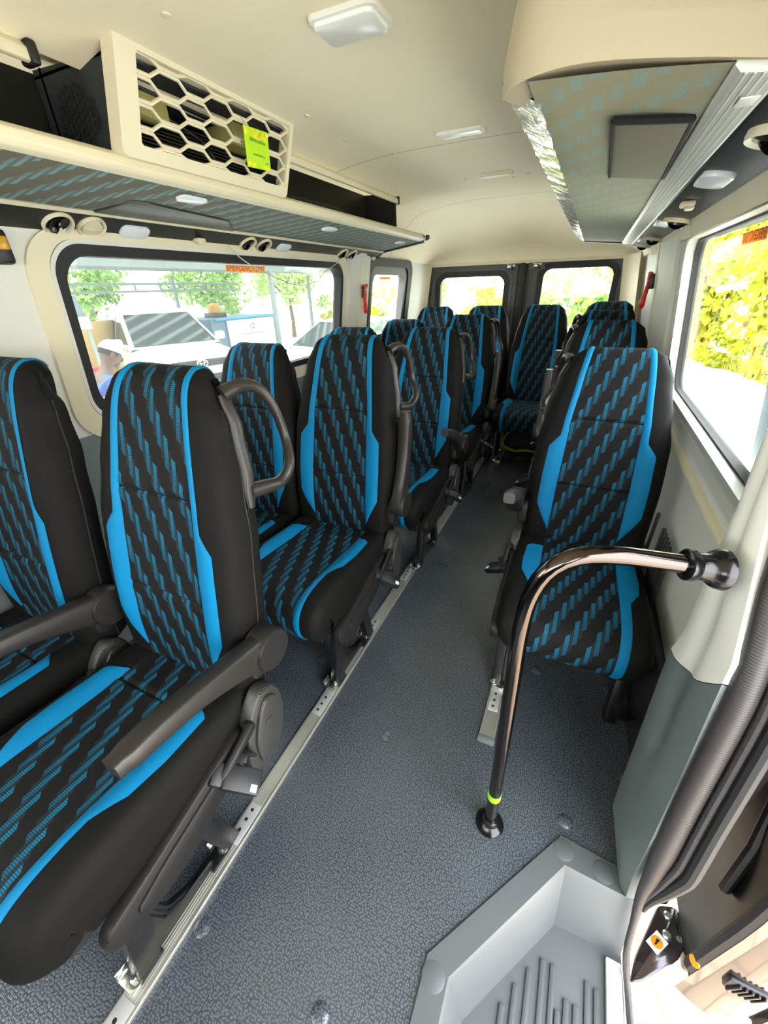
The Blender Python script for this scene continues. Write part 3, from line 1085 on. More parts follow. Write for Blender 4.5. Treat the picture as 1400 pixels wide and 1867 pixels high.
rear_door('door_1', -1.585, -0.640, (-1.40, 0.85, -0.765, 1.425), -1)
rear_door('door_2', -0.600, 0.270, (-0.455, 0.85, 0.125, 1.465), 1)
bm = NB()
box(bm, (-0.620, RY - 0.02, 0.73), (0.055, 0.05, 1.55), 0.012)
for x in (-0.655, -0.585):
    tube(bm, [(x, RY - 0.02, 0.0), (x, RY - 0.02, 1.50)], 0.012, 8)
struct(obj('trim_2', bm, MT['rubber']))

# cab end behind the camera: bulkhead with the windscreen, front door on the right
bm = NB()
panel(bm, lambda a, b, d: (a, -1.72 + d, b), [(-1.66, 0.0), (0.45, 0.0), (0.45, 1.92), (-1.66, 1.92)], [rrect(-1.45, 1.05, 0.22, 1.62, 0.12, 6)], 0.04)
struct(obj('wall_front', bm, MT['darkpanel'], angle=30))
bm = NB()
panel(bm, lambda a, b, d: (0.43 - d, a, b), [(-1.72, 0.0), (-0.25, 0.0), (-0.25, 1.72), (-1.72, 1.72)], [rrect(-1.45, 0.95, -0.45, 1.45, 0.08, 5)], 0.04)
struct(obj('door_4', bm, MT['darkpanel'], angle=30))

# ---- door pillar beside the step, with its seal
rear_edge = [(0.0, 0.340, 0.672), (0.13, 0.296, 0.742), (0.40, 0.298, 0.79), (0.62, 0.300, 0.832), (0.70, 0.302, 0.812), (0.79, 0.302, 0.820), (0.90, 0.300, 0.826), (1.0, 0.298, 0.822), (1.3, 0.285, 0.83), (1.56, 0.262, 0.84)]
front_edge = [(0.0, 0.350, 0.600), (0.10, 0.340, 0.602), (0.32, 0.322, 0.585), (0.52, 0.322, 0.612), (0.70, 0.318, 0.632), (0.80, 0.316, 0.642), (0.90, 0.315, 0.690), (1.0, 0.31, 0.73), (1.3, 0.295, 0.76), (1.56, 0.275, 0.77)]
def pil(u, z):
    rx, ry = interp(z, [(a, b) for a, b, c in rear_edge]), interp(z, [(a, c) for a, b, c in rear_edge])
    fx, fy = interp(z, [(a, b) for a, b, c in front_edge]), interp(z, [(a, c) for a, b, c in front_edge])
    if u < 0:                                   # return into the wall, behind
        return (rx + (0.43 - rx) * -u, ry + 0.03 * -u, z)
    if u > 1:                                   # return to the outside, in front
        return (fx + (0.43 - fx) * (u - 1), fy + 0.01 * (u - 1), z)
    k = math.sin(math.pi * u)
    valley = 0.014 * math.exp(-((u - 0.45) / 0.16) ** 2) * (1 if z > 0.45 else 0.2)
    return (rx + (fx - rx) * u - 0.012 * k + valley, ry + (fy - ry) * u, z)
us = [-1, -0.5, -0.1, -0.02] + lins(0, 1, 14) + [1.02, 1.22]
zsp = lambda u: 0.63 + 0.07 * max(0, min(u, 1)) + 0.05 * max(0, min(u, 1)) ** 3
bm = NB()
surf(bm, lambda u, t: pil(u, t * zsp(u)), us, lins(0, 1, 26))
p_low = struct(obj('trim_3', bm, MT['lowergrey'], angle=40))
bm = NB()
surf(bm, lambda u, t: pil(u, zsp(u) + 0.002 + t * (1.56 - zsp(u))), us, lins(0, 1, 36))
struct(obj('trim_4', bm, MT['trim_white'], angle=40))
# body metal outside the pillar
bm = NB()
box(bm, (0.405, 0.712, 0.75), (0.11, 0.14, 1.62), 0.02)
obj('body_post', bm, MT['bronze'], p_low)

SEAL1 = [(0.322, 0.76, 1.5), (0.326, 0.752, 1.25), (0.330, 0.725, 1.06), (0.332, 0.692, 0.93), (0.334, 0.655, 0.84), (0.336, 0.630, 0.74), (0.336, 0.612, 0.60), (0.336, 0.597, 0.47), (0.338, 0.582, 0.33), (0.344, 0.577, 0.20), (0.352, 0.575, 0.09), (0.362, 0.556, 0.0), (0.370, 0.535, -0.08), (0.386, 0.52, -0.16), (0.40, 0.45, -0.20), (0.41, 0.2, -0.205), (0.41, -0.3, -0.205)]
def zr(z, lo, hi, z0, z1): return lo + (hi - lo) * min(max((z - z0) / (z1 - z0), 0), 1)
P, _ = catmull([(a + zr(c, 0, 0.012, -0.05, 0.15), b + zr(c, 0, 0.004, -0.05, 0.15), c) for a, b, c in SEAL1], 110)
bm = NB()
tube(bm, [tuple(p) for p in P], 0.02, 12, radii=[zr(p[2], 0.007, 0.020, 0.0, 0.30) for p in P], flat=1.15)
e = obj('trim_5', bm, MT['sealrub'])
struct(e)
e['label'] = 'ribbed rubber seal of the door opening'
for nm, o, r, mk in (('middle_bead', (0.026, -0.018, -0.004), 0.009, 'sealrub'), ('outer_lip', (0.042, -0.030, -0.004), 0.013, 'rubber')):
    bm = NB()
    Q = [(p[0] + o[0] * zr(p[2], 0.2, 1, 0.05, 0.30), p[1] + o[1] * zr(p[2], 0.1, 1, 0.05, 0.30), p[2] + o[2]) for p in P if p[2] > 0.04]
    tube(bm, Q, r, 10, radii=[zr(p[2], 0.004, r, 0.02, 0.25) for p in Q])
    obj(nm, bm, MT[mk], e)

# ---- step well
bm = NB()
flange_o = [(-0.072, -0.30), (-0.072, 0.306), (0.190, 0.674), (0.340, 0.662), (0.372, 0.600), (0.376, 0.52), (0.376, -0.30)]
rim = [(-0.014, -0.27), (-0.014, 0.288), (0.208, 0.606), (0.372, 0.600), (0.374, 0.52), (0.374, -0.27)]
base = [(0.034, -0.24), (0.034, 0.278), (0.222, 0.548), (0.385, 0.554), (0.388, 0.50), (0.388, -0.24)]
def ringpts(poly, z): return [(p[0], p[1], z) for p in poly]
fo = [bm.verts.new((x, y, 0.000)) for x, y in flange_o]
ft = [bm.verts.new((x + (0.004 if x < 0.3 else 0), y - 0.003, 0.007)) for x, y in flange_o]
idx = [(0, 0), (1, 1), (2, 2), (4, 3), (5, 4), (6, 5)]
ri = [bm.verts.new((x, y, 0.007)) for x, y in rim]
ri2 = [bm.verts.new((x + (b[0] - x) * 0.18, y + (b[1] - y) * 0.18, -0.008)) for (x, y), b in zip(rim, base)]
bl2 = [bm.verts.new((x + (b[0] - x) * 0.86, y + (b[1] - y) * 0.86, -0.185)) for (x, y), b in zip(rim, base)]
bl = [bm.verts.new((x, y, -0.2)) for x, y in base]
for k in range(4): bm.faces.new((fo[k], fo[k + 1], ft[k + 1], ft[k]))
for a, b in ((0, 1), (1, 2)): bm.faces.new((ft[a], ft[b], ri[b], ri[a]))
bm.faces.new((ft[2], ft[3], ft[4], ri[3], ri[2]))
for A, B in ((ri, ri2), (ri2, bl2), (bl2, bl)):
    for k in range(3): bm.faces.new((A[k], A[k + 1], B[k + 1], B[k]))
for v in (fo[5], fo[6], ft[5], ft[6], ri[4], ri[5], ri2[4], ri2[5], bl2[4], bl2[5]): bm.verts.remove(v)
bm.faces.new(bl)
st = obj('step_well', bm, MT['step'], angle=25)
tag(st, 'grey moulded entry step sunk in the floor at the lower right, ribbed tread', 'step')
bm = NB()
for x, y1 in ((0.046, 0.20), (0.070, 0.235), (0.093, 0.29), (0.116, 0.345), (0.141, 0.392), (0.169, 0.433), (0.200, 0.466), (0.224, 0.466), (0.240, 0.39), (0.258, 0.417), (0.280, 0.417), (0.305, 0.470), (0.326, 0.466)):
    box(bm, (x, (y1 - 0.20) / 2 + 0.0, -0.1975), (0.013, y1 + 0.20, 0.009), 0.003)
obj('tread_rib', bm, MT['step'], st)
bm = NB()
box(bm, (0.364, 0.15, -0.190), (0.036, 0.77, 0.014), 0.003)
o = obj('threshold_strip', bm, MT['white'], st)
o['label'] = 'white strip along the outer edge'
for x, y in ((0.203, 0.640), (0.300, 0.632), (-0.045, 0.275)):
    bm = NB()
    lathe(bm, [(0.026, 0.0), (0.026, 0.001), (0.023, 0.0022), (0.0, 0.0022)], 24, Matrix.Translation((x, y, 0.0066)), cap=False)
    obj('screw_cap', bm, MT['step'], st)

# ---- floor plugs, seat rails
first = None
for x, y in ((-0.753, 0.922), (0.07, 1.222), (0.325, 1.244), (0.203, 0.715), (-0.247, 0.125), (-0.583, 0.118)):
    if first is None:
        bm = NB()
        lathe(bm, [(0.020, 0.0), (0.019, 0.003), (0.013, 0.006), (0.004, 0.007)], 20)
        first = obj('floor_plug', bm, MT['floor'])
        first.location = (x, y, 0)
        q = first
    else:
        q = first.copy()
        COL.objects.link(q)
        q.location = (x, y, 0)
    where = {-0.753: 'between the first and second left rows', 0.07: 'under the seat behind the handrail, left one of two', 0.325: 'under the seat behind the handrail, right one of two', 0.203: 'at the tip of the step well', -0.247: 'in the aisle at the bottom of the picture', -0.583: 'at the aisle edge of the rail near the front seat'}[x]
    tag(q, 'dark domed floor plug ' + where, 'plug', 'floor plugs')

def rail(x, y0, y1, label, plates, w=0.052):
    bm = NB()
    box(bm, (x, (y0 + y1) / 2, 0.006), (w, y1 - y0, 0.010), 0.002)
    for k in range(6):
        box(bm, (x - w / 2 + 0.010 + k * 0.0066, (y0 + y1) / 2, 0.0112), (0.0024, y1 - y0 - 0.01, 0.0016))
    box(bm, (x + w / 2 - 0.003, (y0 + y1) / 2, 0.0105), (0.006, y1 - y0, 0.008), 0.002)
    o = obj('seat_rail', bm, MT['alu'], smooth=False)
    tag(o, label, 'rail', 'aluminium seat rails')
    for y, d in plates:
        bm = NB()
        box(bm, (x - 0.002, y, 0.0130), (0.036, 0.105, 0.003), 0.0012)
        p = obj('rail_plate', bm, MT['plate'], o)
        bm = NB()
        for k in (-0.02, 0.008, 0.034):
            lathe(bm, [(0.0048, 0), (0.0048, 0.0006)], 12, Matrix.Translation((x - 0.004, y + k * d, 0.0146)))
        obj('screw_hole', bm, MT['hole'], p)
    return o
rail(-0.632, -0.75, 3.75, 'long ribbed aluminium rail along the aisle feet of the left seats', [(-0.085, -1), (0.33, 1)] + sum([[(Y[k] - 0.095, -1), (Y[k] + 0.315, 1)] for k in (1, 2, 3)], []) + [(3.28, -1)])
rail(-0.055, 0.865, 3.3, 'aluminium rail under the right single seats, starting beside the handrail post', [(1.02, -1), (1.435, 1), (1.905, -1), (2.315, 1), (2.62, -1)])
rail(-0.50, 3.32, 3.70, 'short pale rail on the aisle floor in front of the yellow strapped bag', [(3.39, -1)], w=0.045)
bm = NB()
box(bm, (-0.055, 0.855, 0.008), (0.056, 0.02, 0.018), 0.003)
o = obj('end_cap', bm, MT['lowergrey'], D.objects['seat_rail.001'])

# ---- handrail
bm = NB()
path = [(0.007, 0.622, 0.0), (0.002, 0.622, 0.30), (-0.006, 0.622, 0.60), (-0.010, 0.624, 0.76), (-0.004, 0.628, 0.845), (0.018, 0.636, 0.905), (0.060, 0.650, 0.936), (0.12, 0.668, 0.942), (0.19, 0.690, 0.935), (0.245, 0.706, 0.929), (0.265, 0.712, 0.927)]
P, _ = catmull(path, 60)
tube(bm, [tuple(p) for p in P], 0.0165, 18)
h = obj('handrail', bm, MT['chrome_dark'])
tag(h, 'bent black chrome handrail from the floor beside the step to the door pillar', 'handrail')
bm = NB()
lathe(bm, [(0.038, 0.0), (0.039, 0.006), (0.034, 0.014), (0.024, 0.022), (0.021, 0.034), (0.018, 0.036)], 28, Matrix.Translation((0.007, 0.622, 0.0)))
obj('floor_flange', bm, MT['blackgloss'], h)
bm = NB()
d = Vector((0.075, 0.022, -0.008)).normalized()
lathe(bm, [(0.022, -0.055), (0.027, -0.052), (0.027, -0.042), (0.023, -0.036), (0.024, -0.018), (0.030, -0.010), (0.034, -0.002), (0.035, 0.006), (0.0, 0.008)], 28, look(d, (0.272, 0.714, 0.926)))
obj('wall_socket', bm, MT['blackgloss'], h)
bm = NB()
lathe(bm, [(0.0172, 0.0), (0.0176, 0.003), (0.0176, 0.021), (0.0172, 0.024)], 20, Matrix.Translation((0.0045, 0.622, 0.143)))
o = obj('tape_band', bm, MT['lime'], h)
o['label'] = 'lime green tape band'
# ------------------------------------------------------------------ luggage racks, air conditioner, fittings
# left rack: cream lip, cloth underside, dark vent strip
L_LIP, L_BRD, L_WAL = (-1.15, 1.620), (-1.445, 1.576), (-1.535, 1.522)
YA, YE = -0.75, 3.12
rk = empty('luggage_rack', (-1.2, 0, 1.62))
tag(rk, 'long cream edged luggage rack over the left windows, patterned cloth underneath', 'luggage rack')
rk.location = (0, 0, 0)
def ext(poly, y0, y1, m, name, par, bev=0.0, angle=35):
    bm = NB()
    prism(bm, poly, lambda a, b, d: (a, d, b), y0, y1, bev)
    return obj(name, bm, MT[m], par, angle=angle)
ext([(-1.155, 1.616), (-1.136, 1.622), (-1.128, 1.634), (-1.132, 1.652), (-1.150, 1.664), (-1.185, 1.662), (-1.53, 1.655), (-1.53, 1.646), (-1.20, 1.646), (-1.158, 1.628)], YA, YE, 'cream', 'shelf', rk, 0.003)
bm = NB()
surf(bm, lambda t, y: (L_LIP[0] + (L_BRD[0] - L_LIP[0]) * t, y, L_LIP[1] + (L_BRD[1] - L_LIP[1]) * t), [0, 1], [YA, YE], lambda t, y: (t * 0.298, y))
surf(bm, lambda t, y: (L_LIP[0] + (L_BRD[0] - L_LIP[0]) * t, y, L_LIP[1] + (L_BRD[1] - L_LIP[1]) * t + 0.012), [0, 1], [YA, YE], lambda t, y: (t * 0.298, y))
obj('cloth_underside', bm, MT['rackfab'], rk)
ext([(-1.440, 1.570), (-1.446, 1.582), (-1.46, 1.588), (-1.56, 1.56), (-1.56, 1.508), (-1.535, 1.514)], YA, YE - 0.01, 'recess', 'vent_strip', rk, 0.002)
ext([(-1.430, 1.574), (-1.442, 1.566), (-1.450, 1.570), (-1.440, 1.581)], YA, YE, 'cream', 'edge_bead', rk)
ext([(-1.128, 1.650), (-1.135, 1.610), (-1.445, 1.566), (-1.55, 1.50), (-1.56, 1.56), (-1.35, 1.62), (-1.15, 1.665)], YE - 0.012, YE + 0.012, 'black', 'end_cap', rk, 0.004)
ext([(-1.10, 1.655), (-1.125, 1.655), (-1.125, 1.620), (-1.10, 1.630)], YE + 0.0, YE + 0.03, 'black', 'end_clip', rk, 0.006)
# flap in the cloth
bm = NB()
def lf(t, y, off=0.0): return (L_LIP[0] + (L_BRD[0] - L_LIP[0]) * t, y, L_LIP[1] + (L_BRD[1] - L_LIP[1]) * t - off)
poly = [(0.97, 1.00), (0.52, 1.045), (0.50, 1.10), (0.63, 1.47), (0.97, 1.60)]
prism(bm, poly, lambda a, b, d: lf(a, b, d), -0.004, 0.006, 0.002)
o = obj('access_flap', bm, MT['recess'], rk)

def lampobj(parent_label, P, nrm, size, m='film', group='reading lamps'):
    bm = NB()
    M = look(nrm, P)
    t = NB()
    prism(t, rrect(-size[0] / 2, -size[1] / 2, size[0] / 2, size[1] / 2, size[1] * 0.38, 6), lambda a, b, d: (a, b, d), -0.004, 0.008, 0.003)
    merge(bm, t, M)
    o = obj('reading_lamp', bm, MT[m])
    tag(o, parent_label, 'lamp', group)
    return o
def lookY(n, P):
    """z along n, x along the van"""
    z = Vector(n).normalized()
    x = Vector((0, 1, 0))
    y = z.cross(x).normalized()
    M = Matrix((x, y, z)).transposed().to_4x4()
    M.translation = Vector(P)
    return M
look_iso = look
look = lambda d, loc=(0, 0, 0): lookY(d, loc) if abs(Vector(d).normalized().y) < 0.05 and abs(Vector(d).normalized().z) > 0.5 else look_iso(d, loc)
def strip_z(x): return 1.571 + (x + 1.442) * (0.058 / 0.094)
NS = Vector((0.525, 0, -0.85)).normalized()         # strip faces down
NF = Vector((0.148, 0, -0.989))                 # cloth faces down and inward
def LS(x, y):
    x = -1.487
    return (x + 0.001, y, strip_z(x) - 0.002)
def LF(x, y):
    t = (L_LIP[0] - x) / 0.295
    return (x, y, L_LIP[1] - 0.044 * t)
lampobj('film wrapped lamp on the dark strip beside the two nearest left vents', LS(-1.437, 1.165), NS, (0.105, 0.052))
lampobj('film wrapped lamp beside the middle pair of left vents', LS(-1.465, 1.90 + 0.10), NS, (0.10, 0.05))
lampobj('film wrapped lamp beside the rearmost pair of left vents', LS(-1.480, 2.86), NS, (0.10, 0.05))
lampobj('white lamp in the left rack cloth next to the grey flap', LF(-1.213, 1.188), NF, (0.105, 0.045))
lampobj('white lamp in the left rack cloth halfway along', LF(-1.235, 2.05), NF, (0.105, 0.045))
lampobj('white lamp in the left rack cloth near its rear tip', LF(-1.232, 2.93), NF, (0.10, 0.045))

def vent(label, P, nrm, r, open_=True, ringm='cream', tilt=0.0):
    e = empty('air_vent', P)
    tag(e, label, 'vent', 'round air vents')
    M = look(nrm, (0, 0, 0))
    bm = NB()
    lathe(bm, [(r * 0.80, -0.012), (r * 0.84, 0.006), (r, 0.010), (r * 1.04, 0.004), (r * 1.02, -0.012)], 28, M, cap=False)
    obj('vent_ring', bm, MT[ringm], e)
    bm = NB()
    lathe(bm, [(r * 0.80, -0.010), (r * 0.80, -0.006), (0.0, -0.006)], 24, M, cap=False)
    obj('vent_throat', bm, MT['hole'], e)
    bm = NB()
    if open_:
        t = NB()
        lathe(t, [(r * 0.70, -0.002), (r * 0.70, 0.002), (0.0, 0.004)], 24, None, cap=True)
        merge(bm, t, M @ Matrix.Rotation(math.radians(58), 4, 'Y') @ Matrix.Rotation(tilt, 4, 'Z'))
        t = NB()
        lathe(t, [(r * 0.74, -0.004), (r * 0.78, 0.006), (r * 0.68, 0.008), (r * 0.66, -0.004)], 24, None, cap=False)
        merge(bm, t, M @ Matrix.Rotation(math.radians(18), 4, 'Y'))
        obj('vent_louvre', bm, MT['blackgloss' if ringm == 'cream' else 'black'], e)
    else:
        lathe(bm, [(r * 0.76, -0.002), (r * 0.74, 0.007), (0.0, 0.009)], 24, M)
        box(bm, (0, 0, 0), (0.001, 0.001, 0.001))
        t = NB()
        box(t, (0, 0, 0.010), (r * 1.4, 0.003, 0.004), 0.001)
        merge(bm, t, M)
        obj('vent_louvre', bm, MT['cream'], e)
    return e
vent('open round vent, first of the pair nearest the camera on the left strip', LS(-1.430, 0.915), NS, 0.042)
vent('closed cream round vent, second from the front on the left strip', LS(-1.424, 1.015), NS, 0.042, open_=False)
vent('open round vent, front one of the middle left pair', LS(-1.465, 1.735), NS, 0.042)
vent('open round vent, rear one of the middle left pair', LS(-1.465, 1.845), NS, 0.042)
vent('open round vent with the cord end, front one of the rearmost left pair', LS(-1.475, 2.60), NS, 0.042)
vent('open round vent beside the rearmost left lamp', LS(-1.475, 2.72), NS, 0.042)

def hook(label, P, m='cream'):
    bm = NB()
    box(bm, (P[0], P[1], P[2] - 0.006), (0.034, 0.042, 0.014), 0.005)
    box(bm, (P[0] + 0.006, P[1] - 0.006, P[2] - 0.016), (0.022, 0.028, 0.010), 0.004)
    o = obj('coat_hook', bm, MT[m])
    tag(o, label, 'hook', 'coat hooks')
hook('small cream hook on the left strip between the nearest and middle vents', LS(-1.462, 1.45))
hook('small cream hook at the rear end of the left strip', LS(-1.50, 3.03))

# recess above the rack
rc = ext([(-1.42, 1.65), (-1.41, 1.65), (-1.40, 1.81), (-1.41, 1.85), (-1.44, 1.85)], YA, 2.78, 'recess', 'recess_panel', None)
tag(rc, 'dark ribbed back panel of the shelf above the left rack', 'panel')
wp = lambda a, b, d: (-1.409 + (b - 1.65) * 0.06 + d, a, b)
for y0, y1 in ((1.62, 1.84), (1.98, 2.64), (-0.6, -0.1), (0.0, 0.4)):
    bm = NB()
    ring(bm, wp, rrect(y0, 1.680, y1, 1.745, 0.02, 5), rrect(y0 + 0.008, 1.688, y1 - 0.008, 1.737, 0.014, 5), 0.0, 0.006)
    obj('pressed_rib', bm, MT['recess'], rc)
bm = NB()
ring(bm, wp, rrect(1.885, 1.68, 1.945, 1.75, 0.028, 6), rrect(1.893, 1.688, 1.937, 1.742, 0.021, 6), 0.0, 0.006)
obj('pressed_rib', bm, MT['recess'], rc)
bm = NB()
panel(bm, lambda a, b, d: (a, 2.785 - d, b), [(-1.44, 1.65), (-1.195, 1.65), (-1.20, 1.80), (-1.22, 1.84), (-1.44, 1.85)], [], 0.01)
obj('end_wall', bm, MT['black'], rc)
tr = ext([(-1.185, 1.792), (-1.185, 1.812), (-1.20, 1.826), (-1.235, 1.826), (-1.235, 1.812), (-1.205, 1.806), (-1.20, 1.790)], 1.50, 2.80, 'cream', 'trim_6', None, 0.003)
struct(tr)
tr = ext([(-1.185, 1.792), (-1.185, 1.812), (-1.20, 1.826), (-1.235, 1.826), (-1.235, 1.812), (-1.205, 1.806), (-1.20, 1.790)], YA, 0.80, 'cream', 'trim_7', None, 0.003)
struct(tr)
bm = NB()
box(bm, (-1.20, 0.802, 1.808), (0.045, 0.02, 0.04), 0.006)
box(bm, (-1.20, 2.80, 1.808), (0.045, 0.014, 0.04), 0.006)
obj('trim_end', bm, MT['black'], D.objects['trim_6'])

# air conditioner on the rack
F0 = lambda a, b, d: (-1.130 + (b - 1.655) * 0.33 + d, a, b)       # face plane, offset into the cabin
ac = empty('air_conditioner', (-1.25, 1.24, 1.66))
tag(ac, 'ceiling air conditioner on the left rack with cream honeycomb grille', 'air conditioner')
ac.location = (0, 0, 0)
y0, y1, z0, z1 = 0.905, 1.565, 1.658, 1.850
bm = NB()
panel(bm, lambda a, b, d: (a, 0.925 - d, b), [(-1.392, 1.66), (-1.135, 1.66), (-1.075, 1.835), (-1.392, 1.85)], [], 0.008)
panel(bm, lambda a, b, d: (a, 1.553 - d, b), [(-1.392, 1.66), (-1.135, 1.66), (-1.075, 1.835), (-1.392, 1.85)], [], 0.008)
panel(bm, lambda a, b, d: (-1.36 + d, a, b), [(0.925, 1.66), (1.553, 1.66), (1.553, 1.85), (0.925, 1.85)], [], 0.008)
panel(bm, lambda a, b, d: (a, b, 1.838 + d), [(-1.392, 0.925), (-1.09, 0.925), (-1.09, 1.553), (-1.392, 1.553)], [], 0.006)
bd = obj('housing', bm, MT['acbody'], ac, smooth=False)
bm = NB()
for i in range(9):
    for j in range(8):
        x = -1.325 + i * 0.0165
        z = 1.69 + j * 0.0145 + (0.0072 if i % 2 else 0)
        if (i - 4) ** 2 / 22 + (j - 3.5) ** 2 / 18 > 1: continue
        lathe(bm, [(0.0065, 0), (0.0065, 0.0008)], 6, look_iso((0, -1, 0), (x, 0.9168, z)))
obj('perforation', bm, MT['hole'], bd)
bm = NB()
ring(bm, F0, rrect(y0, z0 - 0.006, y1, z1 + 0.016, 0.016, 6), rrect(y0 + 0.055, z0 + 0.022, y1 - 0.018, z1 - 0.010, 0.008, 6), -0.03, 0.012)
fr = obj('front_frame', bm, MT['cream'], ac)
# honeycomb grille
bm = NB()
ga0, ga1, gb0, gb1 = y0 + 0.053, y1 - 0.016, z0 + 0.020, z1 - 0.008
rows, colw = 7, 0.170
dz = (gb1 - gb0) / rows
lines = []
for k in range(rows + 1):
    zc = gb0 + dz * (k + 0.0)
    pts = []
    a = ga0 - 0.10 + (colw * 0.5 if k % 2 else 0)
    up = True
    while a < ga1 + 0.02:
        h = dz * 0.35 * (1 if up else -1)
        pts += [(a, zc + h), (a + colw * 0.34, zc + h)]
        a += colw * 0.5
        up = not up
    cl = [(min(max(p, ga0), ga1), min(max(q, gb0), gb1)) for p, q in pts if ga0 - 0.10 < p < ga1 + 0.10]
    P3 = [F0(p, q, 0.002) for p, q in cl]
    P4 = [P3[0]]
    for p in P3[1:]:
        if (Vector(p) - Vector(P4[-1])).length > 0.003: P4.append(p)
    tube(bm, P4, 0.0046, 6)
    for (p, q), (p2, q2) in zip(cl, cl[1:]):
        pass
for k in range(rows):
    zc = gb0 + dz * (k + 0.5)
    a = ga0 - 0.10 + colw * 0.17 + (colw * 0.5 if k % 2 else 0)
    while a < ga1:
        if a > ga0: tube(bm, [F0(a, zc - dz * 0.2, 0.002), F0(a, zc + dz * 0.2, 0.002)], 0.0042, 6)
        a += colw
obj('grille', bm, MT['cream'], ac)
bm = NB()
box(bm, (-1.25, 1.05, 1.80), (0.12, 0.20, 0.06), 0.01)
obj('filter_unit', bm, MT['coil'], ac)
bm = NB()
box(bm, (-1.22, 1.43, 1.80), (0.12, 0.12, 0.06), 0.01)
obj('filter_unit', bm, MT['coil'], ac)
bm = NB()
for k in range(14):
    box(bm, (-1.27, 1.24, 1.672 + k * 0.0085), (0.11, 0.58, 0.003))
obj('coil_fin', bm, MT['recess'], ac)
bm = NB()
tube(bm, [(-1.19, 0.98, 1.83), (-1.19, 1.30, 1.82), (-1.20, 1.5, 1.83)], 0.006, 8)
tube(bm, [(-1.21, 1.12, 1.80), (-1.19, 1.25, 1.76), (-1.20, 1.33, 1.71)], 0.004, 8)
obj('pipe', bm, MT['black'], ac)

# lime tag hanging on the grille
tg = empty('paper_tag', (-1.06, 1.35, 1.74))
tag(tg, 'lime green and yellow paper tag hung on the air conditioner grille', 'tag')
FT = lambda a, b, d: (-1.056 + (b - 1.74) * 0.10 + (a) * 0.04 + d, 1.350 + a, b)
bm = NB()
panel(bm, FT, [(-0.056, 1.788), (0.052, 1.792), (0.058, 1.698), (-0.050, 1.692)], [], 0.0012)
obj('card', bm, MT['tag_lime'], tg, smooth=False)
tg.location = (0, 0, 0)
bm = NB()
random.seed(3)
for k in range(46):
    a, b = random.uniform(-0.050, 0.048), 1.790 - abs(random.gauss(0, 0.011))
    r = random.uniform(0.002, 0.006)
    if b < 1.789 - r and b > 1.70: prism(bm, rrect(a - r, b - r, a + r, b + r, r * 0.6, 3), FT, 0.0002, 0.0006)
for a in (-0.04, -0.02, 0.035, 0.045):
    prism(bm, rrect(a - 0.008, 1.697, a + 0.008, 1.706, 0.003, 3), FT, 0.0002, 0.0006)
obj('print', bm, MT['tag_yellow'], tg)
bm = NB()
random.seed(5)
for row, zc, hh, a0, a1 in ((0, 1.762, 0.005, -0.032, 0.035), (1, 1.728, 0.0025, -0.022, 0.030), (2, 1.714, 0.003, 0.034, 0.044)):
    a = a0
    while a < a1:
        w = random.uniform(0.003, 0.006)
        prism(bm, rrect(a, zc - hh, a + w, zc + hh * random.uniform(0.2, 1), 0.0012, 3), FT, 0.0003, 0.0008)
        a += w + 0.0012
obj('ink', bm, MT['tag_ink'], tg)
bm = NB()
tube(bm, [(-1.052, 1.31, 1.785), (-1.062, 1.31, 1.80), (-1.075, 1.312, 1.815)], 0.001, 6)
obj('tag_string', bm, MT['cord'], tg)

# right rack: cream nose, faded cloth, wrapped trims, vent strip
R_IN, R_OUT, R_WAL = (-0.135, 1.587), (0.100, 1.566), (0.290, 1.528)
YR0, YR1 = 0.77, 3.50
rr = empty('luggage_rack', (0, 0, 0))
tag(rr, 'right luggage rack with a rounded cream nose and faded cloth underside', 'luggage rack')
def RF(x, off=0.0): return 1.587 - (x + 0.135) * (0.021 / 0.235) - off
bm = NB()
surf(bm, lambda x, y: (x, y, RF(x) + 0.004 * math.sin(y * 9) * math.sin((x + 0.13) * 13)), lins(-0.135, 0.105, 12), lins(YR0, YR1, 60), lambda x, y: (x, y))
surf(bm, lambda x, y: (x, y, RF(x) + 0.015), [-0.12, 0.105], [YR0 + 0.06, YR1], lambda x, y: (x, y))
obj('cloth_underside', bm, MT['rackfab2'], rr)
# inner trim under crinkled film
bm = NB()
random.seed(11)
ph = [random.uniform(0, 6) for _ in range(8)]
def crin(t, y):
    w = 0.0007 * sum(math.sin(y * f + t * 5 + p) for f, p in zip((37, 61, 93, 141), ph))
    return (-0.185 + 0.058 * t + w * 0.5, y, 1.612 - 0.030 * t + w)
surf(bm, crin, lins(0, 1, 7), lins(0.85, YR1, 150))
surf(bm, lambda t, y: (-0.185 + 0.02 * t, y, 1.612 + 0.05 * t), [0, 1], [0.84, YR1])
o = obj('wrapped_trim', bm, MT['foil'], rr)
o['label'] = 'grey trim under crinkled clear film'
ext([(0.098, 1.564), (0.106, 1.556), (0.150, 1.550), (0.158, 1.556), (0.155, 1.568), (0.10, 1.574)], YR0, YR1, 'silver', 'outer_trim', rr, 0.002)
bm = NB()
for k in range(5): box(bm, (0.112 + k * 0.009, (YR0 + YR1) / 2, 1.5553 - k * 0.0011), (0.003, YR1 - YR0, 0.002))
obj('trim_rib', bm, MT['silver'], rr)
bm = NB()
box(bm, (0.135, 0.86, 1.5508), (0.022, 0.035, 0.002), 0.0005)
obj('paper_label', bm, MT['trim_white'], rr)
ext([(0.152, 1.552), (0.158, 1.548), (0.300, 1.524), (0.315, 1.53), (0.315, 1.56), (0.16, 1.57)], YR0, YR1, 'recess', 'vent_strip', rr, 0.002)
ext([(-0.185, 1.612), (-0.127, 1.580), (0.10, 1.558), (0.30, 1.520), (0.30, 1.575), (-0.1, 1.62), (-0.17, 1.66)], YR1 - 0.005, YR1 + 0.012, 'black', 'end_cap', rr, 0.004)
bm = NB()
